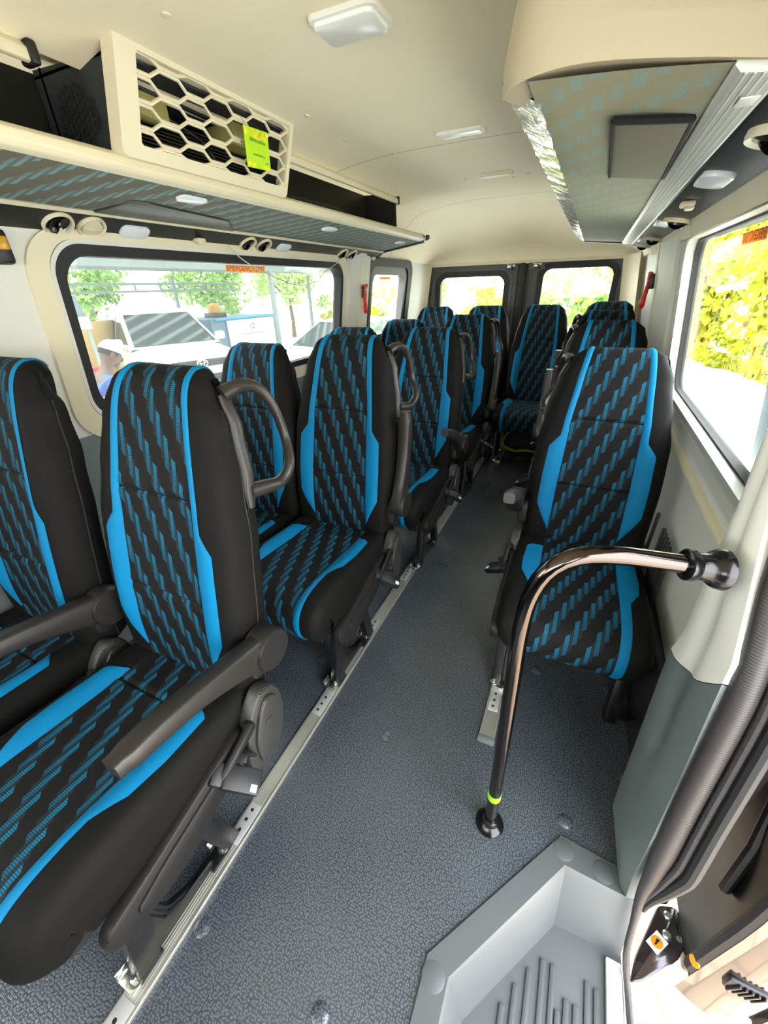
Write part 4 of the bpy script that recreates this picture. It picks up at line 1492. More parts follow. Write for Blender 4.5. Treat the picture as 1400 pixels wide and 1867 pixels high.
surf(bm, lambda t, y: (-0.175 + 0.06 * t, y, 1.64 + 0.22 * t), lins(0, 1, 4), [0.90, YR1])
obj('inner_wall', bm, MT['cream'], rr)
# hatch in the cloth
bm = NB()
prism(bm, ngon_round([(-0.022, 0.945), (0.086, 0.962), (0.094, 1.42), (-0.018, 1.385)], 0.012, 3), lambda a, b, d: (a, b, RF(a) - d), -0.001, 0.005, 0.002)
hq = obj('access_hatch', bm, MT['recess'], rr)
hq.data.materials.clear()
hq.data.materials.append(mat('taupe cloth flap', (112, 107, 88), 0.85, bump=0.2, bscale=400))
bm = NB()
tube(bm, [(-0.020, 1.385, RF(-0.02) - 0.003), (-0.024, 0.943, RF(-0.02) - 0.004)], 0.004, 6)
tube(bm, [(-0.024, 0.943, RF(-0.02) - 0.004), (0.03, 0.940, RF(0.03) - 0.006), (0.088, 0.958, RF(0.088) - 0.003)], 0.006, 6)
tube(bm, [(0.088, 0.958, RF(0.088) - 0.003), (0.097, 1.41, RF(0.097) - 0.003)], 0.004, 6)
obj('hatch_gap', bm, MT['hole'], rr)
# rounded nose: a shell sloping from the rack's front edge up to the headliner
bot = [(-0.182, 0.835, 1.593), (-0.165, 0.800, 1.592), (-0.135, 0.776, 1.592), (-0.09, 0.764, 1.592), (-0.03, 0.760, 1.587), (0.06, 0.76, 1.574), (0.13, 0.76, 1.562), (0.30, 0.76, 1.535), (0.46, 0.76, 1.515)]
top = [(-0.125, 0.82, 1.872), (-0.11, 0.74, 1.872), (-0.08, 0.64, 1.872), (-0.03, 0.56, 1.872), (0.03, 0.50, 1.872), (0.09, 0.47, 1.872), (0.15, 0.46, 1.872), (0.30, 0.45, 1.872), (0.46, 0.45, 1.872)]
BB, _ = catmull(bot, 48)
TT, _ = catmull(top, 48)
bm = NB()
rows_ = []
for t in [-2, -1, 0, 0.03, 0.06, 0.10, 0.118, 0.13, 0.15] + lins(0.18, 1, 26):
    row = []
    for b_, t_ in zip(BB, TT):
        if t < 0:
            k = 0.018 if t == -1 else 0.05
            row.append(bm.verts.new((b_[0] + k * 0.5, b_[1] + k, b_[2] + (0.0 if t == -1 else 0.001))))
            continue
        f = max(0.0, (t - 0.115) / 0.885) ** 1.05
        bul = 0.03 * math.sin(math.pi * max(0, (t - 0.115) / 0.885))
        row.append(bm.verts.new((b_[0] + (t_[0] - b_[0]) * f, b_[1] + (t_[1] - b_[1]) * f - bul * 0.6 - 0.004 * min(t / 0.1, 1), b_[2] + (t_[2] - b_[2]) * t - bul * 0.3)))
    rows_.append(row)
for A, B in zip(rows_, rows_[1:]):
    for i in range(47): bm.faces.new((A[i], A[i + 1], B[i + 1], B[i]))
obj('nose_shell', bm, MT['nose'], rr, angle=60)

NR = Vector((-0.17, 0, -1)).normalized()
def RS(x, y): return (x, y, 1.548 - (x - 0.158) * (0.024 / 0.142) - 0.003)
lampobj('film wrapped lamp on the right strip beside the cloth hatch', RS(0.192, 1.33), NR, (0.135, 0.062))
lampobj('film wrapped lamp on the right strip beside the second dark vent', RS(0.188, 2.20), NR, (0.11, 0.05))
lampobj('film wrapped lamp on the right strip beside the third dark vent', RS(0.186, 3.02), NR, (0.11, 0.05))
vent('large dark vent with a cream ring at the right edge, next to the rack nose', RS(0.218, 0.985), NR, 0.05)
vent('dark round vent on the right strip, second from the front', RS(0.225, 2.07), NR, 0.046)
vent('dark round vent on the right strip, third from the front', RS(0.225, 2.88), NR, 0.046)
vent('small dark round vent at the rear tip of the right strip', RS(0.215, 3.40), NR, 0.042)
hook('small cream hook on the right strip between the hatch lamp and the second vent', RS(0.192, 1.655))
hook('small cream hook on the right strip near its rear tip', RS(0.205, 3.20))

# ceiling lamps
def ceil_lamp(label, x, y, sx, sy, lens='lamp', m='cream'):
    e = empty('ceiling_lamp', (x, y, ceil_z(x, y)))
    tag(e, label, 'lamp')
    bm = NB()
    prism(bm, rrect(-sx / 2, -sy / 2, sx / 2, sy / 2, sy * 0.18, 6), lambda a, b, d: (a, b, d), 0.004, -0.010, 0.003)
    obj('lamp_rim', bm, MT['trim_white' if lens == 'lamp' else m], e)
    bm = NB()
    prism(bm, rrect(-sx / 2 * 0.9, -sy / 2 * 0.84, sx / 2 * 0.9, sy / 2 * 0.84, sy * 0.15, 6), lambda a, b, d: (a, b, d), -0.004, -0.018 if lens == 'lamp' and sy > 0.08 else -0.012, 0.004)
    obj('lamp_lens', bm, MT[lens], e)
ceil_lamp('large white square ceiling lamp near the camera', -0.602, 1.157, 0.165, 0.118)
ceil_lamp('slim white ceiling lamp just in front of the middle headliner seam', -0.588, 2.005, 0.185, 0.062)
ceil_lamp('slim cream ceiling panel behind the middle headliner seam', -0.602, 2.77, 0.175, 0.06, 'cream')

# emergency hammers
def hammer(label, x, y, z, s):
    e = empty('emergency_hammer', (x, y, z))
    tag(e, label, 'hammer', 'red emergency hammers')
    bm = NB()
    box(bm, (0, 0.018 * s, 0.050), (0.026, 0.030, 0.075), 0.005)
    box(bm, (s * 0.012, 0.0, 0.075), (0.020, 0.05, 0.018), 0.005)
    obj('holder', bm, MT['black'], e)
    bm = NB()
    P, _ = catmull([(s * 0.016, -0.004, 0.095), (s * 0.016, -0.006, 0.05), (s * 0.018, -0.012, 0.0), (s * 0.022, -0.016, -0.05), (s * 0.020, -0.012, -0.085)], 20)
    tube(bm, [tuple(p) for p in P], 0.012, 10, radii=[0.013] * 4 + [0.010] * 4 + [0.012] * 6 + [0.015] * 4 + [0.013, 0.008])
    tube(bm, [(s * 0.016, -0.030, 0.088), (s * 0.016, 0.026, 0.088)], 0.010, 10, radii=[0.004, 0.012])
    obj('hammer_body', bm, MT['red'], e)
    return e
hammer('red emergency hammer on the left belt pillar between the side windows', xl(1.28) + 0.052, 2.88, 1.275, 1)
hammer('red emergency hammer on the right pillar behind the large window', xr(1.28) - 0.052, 2.99, 1.29, -1)

# thin cord slung across the left window
bm = NB()
P, _ = catmull([(-1.475, 1.60, 1.525), (-1.478, 1.66, 1.484), (-1.48, 1.77, 1.442), (-1.48, 1.90, 1.408), (-1.48, 2.0, 1.383), (-1.48, 2.09, 1.373), (-1.48, 2.17, 1.375), (-1.48, 2.25, 1.389), (-1.48, 2.29, 1.390), (-1.48, 2.35, 1.433), (-1.48, 2.44, 1.462), (-1.478, 2.50, 1.484), (-1.476, 2.56, 1.512), (-1.475, 2.59, 1.520)], 60)
tube(bm, [tuple(p) for p in P], 0.0022, 6)
tag(obj('cord', bm, MT['cord']), 'thin grey cord slung across the top of the large left window', 'cord')

# orange exit stickers
def sticker(label, to3, a0, a1, b0, b1, flip=1, text=True, shear=0.0):
    bm = NB()
    panel(bm, to3, [(a0, b0), (a1, b0), (a1, b1), (a0, b1)], [], 0.0008)
    o = obj('exit_sticker', bm, MT['sticker'], smooth=False)
    tag(o, label, 'sticker', 'orange window stickers')
    if text:
        me = text_mesh('EMERGENCY EXIT', 1.0, 0.0)
        w = max(v.co.x for v in me.vertices) - min(v.co.x for v in me.vertices)
        h = max(v.co.y for v in me.vertices) - min(v.co.y for v in me.vertices)
        kx, ky = (a1 - a0) * 0.96 / w, (b1 - b0) * 0.80 / h
        for v in me.vertices:
            v.co = Vector(to3((a0 + a1) / 2 + flip * v.co.x * kx, (b0 + b1) / 2 + v.co.y * ky, 0.0012))
        link('lettering', me, MT['sticker_ink'], o)
    return o
SW = lambda a, b, d: WL(a, b, d - 0.028)
sticker('orange emergency exit sticker at the top of the large left window', SW, 1.640, 1.915, 1.432, 1.459)
sticker('small orange sticker on the rear left side window', SW, 3.30, 3.50, 1.405, 1.425, text=False)
SWR = lambda a, b, d: WR(a, b, d - 0.028)
sticker('orange emergency exit sticker on the right window, read in reverse', SWR, 1.395, 1.60, 1.425, 1.452, flip=1)

# black and yellow bag under the back row
bg = empty('tool_bag', (-0.33, 3.72, 0))
tag(bg, 'black bag with yellow straps under the back row aisle seat', 'bag')
bm = NB()
box(bm, (0, 0.02, 0.115), (0.38, 0.26, 0.23), 0.07, seg=4)
for v in bm.verts: v.co.z += 0.012 * math.sin(v.co.x * 30) * math.cos(v.co.y * 20) if v.co.z > 0.05 else 0
obj('bag_body', bm, MT['bagblack'], bg)
bm = NB()
P, _ = catmull([(-0.16, -0.118, 0.02), (-0.175, -0.125, 0.12), (-0.13, -0.13, 0.215), (-0.09, -0.12, 0.225)], 16)
tube(bm, [tuple(p) for p in P], 0.018, 8, flat=0.3)
P, _ = catmull([(-0.165, -0.122, 0.06), (-0.08, -0.128, 0.03), (0.04, -0.126, 0.045), (0.17, -0.120, 0.03)], 16)
tube(bm, [tuple(p) for p in P], 0.022, 8, flat=0.3)
obj('strap', bm, MT['yellow'], bg)

# belt guide on the front left pillar
bg2 = empty('belt_guide', (xl(1.48) + 0.02, 0.745, 1.475))
tag(bg2, 'black belt guide with an amber tab at the left frame edge', 'belt guide')
bm = NB()
box(bm, (0, 0, 0), (0.035, 0.05, 0.085), 0.012)
obj('guide_body', bm, MT['black'], bg2)
bm = NB()
box(bm, (0.016, 0.004, 0.008), (0.012, 0.028, 0.034), 0.005)
obj('guide_tab', bm, MT['amber'], bg2)
# black belt loop hanging by the wall under the seat behind the handrail
bm = NB()
P, _ = catmull([(0.345, 1.30, 0.30), (0.335, 1.22, 0.20), (0.330, 1.14, 0.12), (0.345, 1.06, 0.10), (0.362, 1.00, 0.16), (0.372, 0.97, 0.26)], 24)
tube(bm, [tuple(p) for p in P], 0.022, 8, flat=0.15)
tag(obj('belt_loop', bm, MT['rubber']), 'black belt webbing looped low by the right wall beside the grey pillar', 'belt')
# ------------------------------------------------------------------ the open sliding door, seen past the pillar
MT['doorblack'] = mat('black door lining', (15, 15, 15), 0.4)
MT['teal'] = mat('pale teal plastic', (150, 178, 172), 0.35)
dr = empty('door_3')
struct(dr)
dr['label'] = 'open black sliding door outside the right wall'
XD = 0.50
def dxz(z): return XD + 0.03 - (0.05 * max(0, z - 0.3) + (0.12 * (z - 0.9) if z > 0.9 else 0)) - (0.05 * ((0.2 - z) if z < 0.2 else 0))
bm = NB()
yb = 0.56
surf(bm, lambda y, z: (dxz(z) + 0.012 * math.sin((z + 0.1) * 9) * (1 if y > 0.63 else 0), y, z), [yb, 0.60, 0.64, 1.0, 1.5, 1.85], lins(-0.13, 0.55, 24))
surf(bm, lambda y, z: (dxz(z) + 0.004, y, z), [yb, 0.60, 0.64, 0.90], lins(0.5, 0.95, 12))
obj('inner_panel', bm, MT['doorblack'], dr)
bm = NB()
def outer(t, z):
    # front end face, rounding to the outside
    x = dxz(z)
    return (x + 0.16 * t, yb - 0.012 * math.sin(math.pi * t) + 0.10 * max(0, t - 0.6) ** 2, z - 0.05 * t * (1 if z < 0 else 0))
surf(bm, outer, lins(0, 1, 10), lins(-0.22, 1.35, 40))
surf(bm, lambda t, y: (dxz(-0.13) + 0.16 * t, y, -0.13 - 0.06 * math.sin(math.pi * t)), lins(0, 1, 8), lins(yb, 1.85, 6))
surf(bm, lambda y, z: (dxz(z) + 0.16, y, z), [yb, 1.85], lins(-0.22, 0.50, 12))
surf(bm, lambda t, z: (dxz(z) - 0.004 + 0.02 * t, yb - 0.004, z), [0, 1], lins(-0.15, 1.35, 20))
obj('outer_skin', bm, MT['bronze'], dr, angle=50)
bm = NB()
tube(bm, [(dxz(z) - 0.004, yb + 0.012, z) for z in lins(-0.10, 1.4, 24)], 0.015, 8)
obj('edge_seal', bm, MT['rubber'], dr)
bm = NB()
tube(bm, [(dxz(0.28) - 0.004, 0.66, 0.12), (dxz(0.3) - 0.008, 0.67, 0.30), (dxz(0.5) - 0.008, 0.70, 0.50)], 0.012, 8)
obj('pressed_rib', bm, MT['black'], dr)
# front member of its window, seen through the right window
bm = NB()
prism(bm, [(1.00, 0.60), (1.22, 0.60), (1.29, 0.82), (1.36, 1.055), (1.50, 1.55), (1.05, 1.55)], lambda a, b, d: (0.462 - (b - 0.9) * 0.08 + d, a, b), 0, 0.012, 0.004)
o = obj('window_frame', bm, MT['teal'], dr)
o['label'] = 'pale teal window edge'
# crumpled clear film still on the door edge
bm = NB()
random.seed(4)
def fl(t, s):
    z = 0.16 + 0.45 * s
    w = 0.012 * math.sin(s * 38 + t * 3) * t
    return (0.365 + 0.065 * t + w, 0.625 + 0.06 * s - 0.02 * t + w, z - 0.02 * t)
surf(bm, fl, lins(0, 1, 8), lins(0, 1, 40))
o = obj('plastic_film', bm, MT['plastic_bag'])
tag(o, 'crumpled clear plastic film hanging along the door opening seal', 'plastic film')
# roller arm
ra = obj('roller_arm', (lambda bm: (prism(bm, ngon_round([(0.396, 0.505), (0.428, 0.520), (0.500, 0.585), (0.530, 0.640), (0.512, 0.700), (0.470, 0.690), (0.410, 0.560)], 0.012, 3), lambda a, b, d: (a, b, -0.185 + d + (a - 0.40) * 0.25), 0, 0.016, 0.004), bm)[1])(NB()), MT['bronze'], dr)
bm = NB()
box(bm, (0.528, 0.640, -0.135), (0.025, 0.11, 0.09), 0.006)
obj('arm_bracket', bm, MT['steelblk'], dr)
bm = NB()
for x, y in ((0.490, 0.672), (0.508, 0.630), (0.482, 0.628)):
    lathe(bm, [(0.011, 0), (0.011, 0.004), (0.007, 0.005), (0.007, 0.010)], 14, Matrix.Translation((x, y, -0.150)))
obj('arm_bolt', bm, MT['zinc'], ra)
bm = NB()
M = Matrix.Translation((0.459, 0.605, -0.1525)) @ Matrix.Rotation(math.radians(-14), 4, 'Y') @ Matrix.Rotation(math.radians(50), 4, 'Z')
t = NB()
box(t, (0, 0, 0), (0.042, 0.030, 0.001))
merge(bm, t, M)
o = obj('warning_label', bm, MT['label_white'], ra)
bm = NB()
lathe(bm, [(0.0135, 0.0008), (0.0135, 0.0014), (0, 0.0014)], 20, M, cap=False)
o2 = obj('label_disc', bm, MT['orange'], ra)
bm = NB()
t = NB()
box(t, (0, 0, 0.0017), (0.016, 0.004, 0.0006))
box(t, (0.003, 0.003, 0.0017), (0.008, 0.003, 0.0006))
merge(bm, t, M)
obj('label_symbol', bm, MT['hole'], ra)
bm = NB()
box(bm, (0.585, 0.548, -0.02), (0.07, 0.012, 0.05), 0.004)
for k in range(5): box(bm, (0.562 + k * 0.011, 0.540, -0.02), (0.005, 0.008, 0.045), 0.002, Matrix.Rotation(0.3, 4, 'Y'))
obj('contact_block', bm, MT['steelblk'], dr)
bm = NB()
lathe(bm, [(0.012, 0), (0.012, 0.004), (0.006, 0.005)], 14, look_iso((-1, -0.6, 0.3), (0.505, 0.565, -0.05)))
obj('orange_plug', bm, MT['orange'], dr)

# ------------------------------------------------------------------ outside

GZ = -0.66
def paver_mat():
    m = mat('pale ground', (206, 202, 192), 0.9, var=0.06, vscale=0.6)
    g = NT(m)
    b = m.node_tree.nodes['Principled BSDF']
    tc = g.n('ShaderNodeTexCoord')
    br = g.n('ShaderNodeTexBrick')
    br.inputs['Scale'].default_value = 2.2
    br.inputs['Mortar Size'].default_value = 0.012
    br.inputs['Color1'].default_value = lin((218, 190, 158))
    br.inputs['Color2'].default_value = lin((206, 182, 150))
    br.inputs['Mortar'].default_value = lin((150, 122, 100))
    mp = g.n('ShaderNodeMapping')
    mp.inputs['Rotation'].default_value = (0, 0, 1.2)
    g.link(tc.outputs['Object'], mp.inputs[0])
    g.link(mp.outputs[0], br.inputs['Vector'])
    g.link(br.outputs['Color'], b.inputs['Base Color'])
    return m
MT['paver'] = paver_mat()
MT['concrete'] = mat('pale sunlit concrete', (214, 212, 204), 0.9, var=0.05, vscale=0.5)
bm = NB()
surf(bm, lambda x, y: (x, y, GZ), lins(-60, 60, 3), lins(-30, 80, 3))
struct(obj('ground', bm, MT['concrete']))
bm = NB()
box(bm, (1.0, 0.9, GZ + 0.01), (1.5, 3.4, 0.02), 0.004)
struct(obj('pavement', bm, MT['paver']))

MT['leaf_y'] = mat('yellow green leaves', (178, 182, 40), 0.6, var=0.35, vscale=1.2)
MT['leaf_g'] = mat('green leaves', (128, 166, 78), 0.6, var=0.35, vscale=1.0)
MT['leaf_p'] = mat('pale green leaves', (172, 194, 120), 0.6, var=0.3, vscale=1.0)
MT['grass'] = mat('straw green grass', (170, 170, 60), 0.8, var=0.3, vscale=3)
MT['stem'] = mat('yellow bamboo stem', (196, 172, 70), 0.5, var=0.2, vscale=2)
MT['bark'] = mat('brown bark', (110, 90, 68), 0.9, var=0.2)
MT['paint_white'] = mat('white car paint', (226, 228, 228), 0.25, coat=0.5)
MT['paint_red'] = mat('red paint', (196, 24, 30), 0.35)
MT['car_glass'] = mat('dark car glass', (40, 54, 52), 0.08, spec=0.8)
MT['grille'] = mat('grey car grille', (26, 27, 28), 0.4)
MT['tyre'] = mat('tyre rubber', (24, 24, 25), 0.8)
MT['carport'] = mat('grey green steel', (130, 140, 138), 0.6)
MT['roofsheet'] = mat('pale roof sheet', (196, 206, 204), 0.5)
MT['bluegrey'] = mat('blue grey paint', (96, 120, 140), 0.5)
MT['skyblue'] = mat('sky blue edge', (60, 150, 200), 0.5)
MT['board'] = mat('white sign board', (232, 234, 236), 0.5)
MT['board_ink'] = mat('pale grey print', (150, 156, 176), 0.6)
MT['tan'] = mat('tan wall', (206, 176, 110), 0.8, var=0.05)
MT['canopy'] = mat('grey blue canopy', (104, 116, 126), 0.7)
MT['skin'] = mat('dark brown skin', (92, 64, 48), 0.6)
MT['cloth_blue'] = mat('blue shirt cloth', (52, 88, 170), 0.85)
MT['cloth_white'] = mat('white cloth', (225, 225, 222), 0.85)
MT['cloth_orange'] = mat('orange vest cloth', (226, 110, 60), 0.85)
MT['cloth_dark'] = mat('dark trousers', (50, 54, 66), 0.9)
MT['hair'] = mat('black hair', (22, 20, 19), 0.9)

def leaves(n, shape, size, seed):
    rnd = random.Random(seed)
    bm = NB()
    for _ in range(n):
        c = shape(rnd)
        a = Vector((rnd.gauss(0, 1), rnd.gauss(0, 1), rnd.gauss(0, 0.8))).normalized()
        b = a.orthogonal().normalized()
        b.rotate(Matrix.Rotation(rnd.uniform(0, 6.28), 3, a))
        s = size * rnd.uniform(0.6, 1.3)
        c = Vector(c)
        w = a.cross(b) * s * 0.30
        bm.faces.new([bm.verts.new(c - b * s * 0.5), bm.verts.new(c + w), bm.verts.new(c + b * s * 0.5), bm.verts.new(c - w)])
    me = D.meshes.new('foliage')
    bm.to_mesh(me)
    bm.free()
    return me
def blob(rx, ry, rz, z0, nb=12, seed=1):
    rr_ = random.Random(seed)
    cs = [(rr_.gauss(0, 0.45) * rx, rr_.gauss(0, 0.45) * ry, z0 + rr_.uniform(-0.8, 0.8) * rz, rr_.uniform(0.25, 0.5)) for _ in range(nb)]
    def f(r):
        c = r.choice(cs)
        v = Vector((r.gauss(0, 1), r.gauss(0, 1), r.gauss(0, 1))).normalized() * r.random() ** 0.4
        return (c[0] + v.x * rx * c[3], c[1] + v.y * ry * c[3], c[2] + v.z * rz * c[3])
    return f
TREE = leaves(2600, blob(2.4, 2.4, 2.2, 4.0, 16, 2), 0.34, 5)
BUSH = leaves(1100, blob(1.0, 1.0, 0.7, 0.75, 10, 3), 0.20, 6)
def bam(r):
    k = r.randrange(16)
    a = k * 2.399
    t = r.uniform(0.12, 1) ** 0.8
    h = 2.4 + 1.6 * ((k * 37) % 10) / 10
    rad = (0.10 + 0.05 * (k % 4)) + 0.9 * t ** 2 * (0.4 + 0.6 * ((k * 13) % 7) / 7)
    return (math.cos(a) * rad + r.gauss(0, 0.15), math.sin(a) * rad + r.gauss(0, 0.15), t * h + r.gauss(0, 0.1))
BAMB = leaves(1300, bam, 0.26, 8)
bm = NB()
for k in range(16):
    a = k * 2.399
    h = 2.4 + 1.6 * ((k * 37) % 10) / 10
    pts = []
    for t in lins(0, 1, 7):
        rad = (0.10 + 0.05 * (k % 4)) + 0.9 * t ** 2 * (0.4 + 0.6 * ((k * 13) % 7) / 7)
        pts.append((math.cos(a) * rad, math.sin(a) * rad, t * h))
    tube(bm, pts, 0.028, 6, radii=[0.030 - 0.020 * t for t in lins(0, 1, 7)])
STEM = finish(bm, 'stems')
bm = NB()
tube(bm, [(0, 0, 0), (0.05, 0, 1.2), (0.0, 0.1, 2.4), (0.1, 0, 4.2)], 0.15, 8, radii=[0.2, 0.15, 0.12, 0.05])
tube(bm, [(0.0, 0.1, 2.3), (0.7, 0.3, 3.3), (1.3, 0.4, 4.3)], 0.06, 6)
tube(bm, [(0.0, 0.1, 2.2), (-0.7, -0.3, 3.2), (-1.4, -0.2, 4.0)], 0.06, 6)
TRUNK = finish(bm, 'trunk')
def plant(kind, label, cat, x, y, s, rz, leafm, group):
    e = empty(kind, (x, y, GZ), rz)
    e.scale = (s, s, s)
    tag(e, label, cat, group)
    src = {'tree': TREE, 'bush': BUSH, 'bamboo_clump': BAMB}[kind]
    me = src.copy()
    me.materials.clear()
    me.materials.append(MT[leafm])
    link('foliage', me, None, e)
    if kind == 'tree': link('trunk', TRUNK, MT['bark'], e)
    if kind == 'bamboo_clump': link('stems', STEM, MT['stem'], e)
    return e
gb = 'bamboo clumps along the verge outside the right window'
plant('bamboo_clump', 'tall yellow bamboo clump at the right frame edge, outside the right window', 'bamboo', 3.6, 12.0, 1.15, 0.0, 'leaf_y', gb)
plant('bamboo_clump', 'yellow bamboo clump left of the tallest stems outside the right window', 'bamboo', 2.9, 14.9, 1.1, 1.1, 'leaf_y', gb)
plant('bamboo_clump', 'yellow bamboo clump just beyond the rear edge of the right window', 'bamboo', 2.2, 17.2, 1.25, 2.3, 'leaf_y', gb)
plant('bamboo_clump', 'bamboo clump half hidden by the right window pillar', 'bamboo', 1.7, 21.6, 1.3, 3.0, 'leaf_y', gb)
gs = 'low bushes along the verge outside the right window'
plant('bush', 'low yellow green bush at the road edge under the tall bamboo, far right', 'bush', 3.75, 11.2, 0.55, 0.3, 'leaf_y', gs)
plant('bush', 'low yellow green bush at the middle of the right verge', 'bush', 3.1, 13.4, 0.6, 1.3, 'leaf_y', gs)
plant('bush', 'low yellow green bush where the verge meets the window pillar', 'bush', 2.5, 15.6, 0.6, 2.3, 'leaf_y', gs)
gt = 'trees around the van'
plant('tree', 'pale tree rising behind the bamboo outside the right window', 'tree', 6.5, 25.0, 1.0, 0.4, 'leaf_p', gt)
plant('bush', 'big green shrub filling most of the right rear door window', 'bush', -0.40, 24.0, 2.8, 1.4, 'leaf_g', gt)
plant('bush', 'paler shrub at the left side of the right rear door window', 'bush', -5.6, 31.0, 2.6, 2.2, 'leaf_p', gt)
plant('bush', 'pale shrub behind the left rear door window', 'bush', -9.8, 29.5, 2.3, 0.2, 'leaf_p', gt)
plant('bush', 'pale shrub showing in the small rear side window', 'bush', -11.0, 22.0, 1.9, 1.2, 'leaf_p', gt)
plant('bush', 'yellow green bush at the rear end of the large left window', 'bush', -7.6, 14.2, 1.3, 0.5, 'leaf_y', 'bushes behind the parked cars')
plant('bush', 'yellow bush low in the left rear door window', 'bush', -4.2, 20.0, 1.2, 0.5, 'leaf_y', 'bushes behind the parked cars')
plant('tree', 'tree behind the cab of the white sign trailer', 'tree', -14.0, 13.5, 0.55, 2.0, 'leaf_g', gt)
plant('tree', 'tree behind the roof of the white car in the left window', 'tree', -15.5, 9.6, 0.55, 0.9, 'leaf_g', gt)
plant('tree', 'tree between the carport posts, right half of the left window', 'tree', -13.0, 17.5, 0.6, 0.9, 'leaf_p', gt)
# grassy verge
rnd = random.Random(9)
bm = NB()
for _ in range(2600):
    t = rnd.uniform(-0.2, 1.4)
    x, y = 2.35 + 1.35 * t + rnd.uniform(0, 0.9), 15.3 - 3.6 * t + rnd.uniform(0, 0.9) * 0.37
    h = rnd.uniform(0.10, 0.32)
    d = Vector((rnd.gauss(0, 0.10), rnd.gauss(0, 0.10), h))
    w = Vector((rnd.gauss(0, 1), rnd.gauss(0, 1), 0)).normalized() * 0.018
    p = Vector((x, y, GZ))
    bm.faces.new([bm.verts.new(p - w), bm.verts.new(p + w), bm.verts.new(p + d)])
me = D.meshes.new('grass')
bm.to_mesh(me)
bm.free()
o = link('verge_grass', me, MT['grass'])
tag(o, 'strip of straw green grass along the road outside the right window', 'grass', kind='stuff')
# white house behind the bamboo
hs = empty('house', (15.0, 27.0, GZ), -0.3)
tag(hs, 'low white house behind the bamboo outside the right window', 'house')
bm = NB()
box(bm, (0, 0, 1.1), (6.5, 4, 2.2), 0.02)
obj('wall', bm, MT['board'], hs)
bm = NB()
prism(bm, [(-2.4, 2.15), (2.4, 2.15), (0, 3.4)], lambda a, b, d: (d, a, b), -3.5, 3.5)
obj('roof', bm, MT['roofsheet'], hs)
bm = NB()
box(bm, (-1.2, -2.0, 1.3), (1.0, 0.06, 0.9), 0.01)
obj('window_pane', bm, MT['car_glass'], hs)

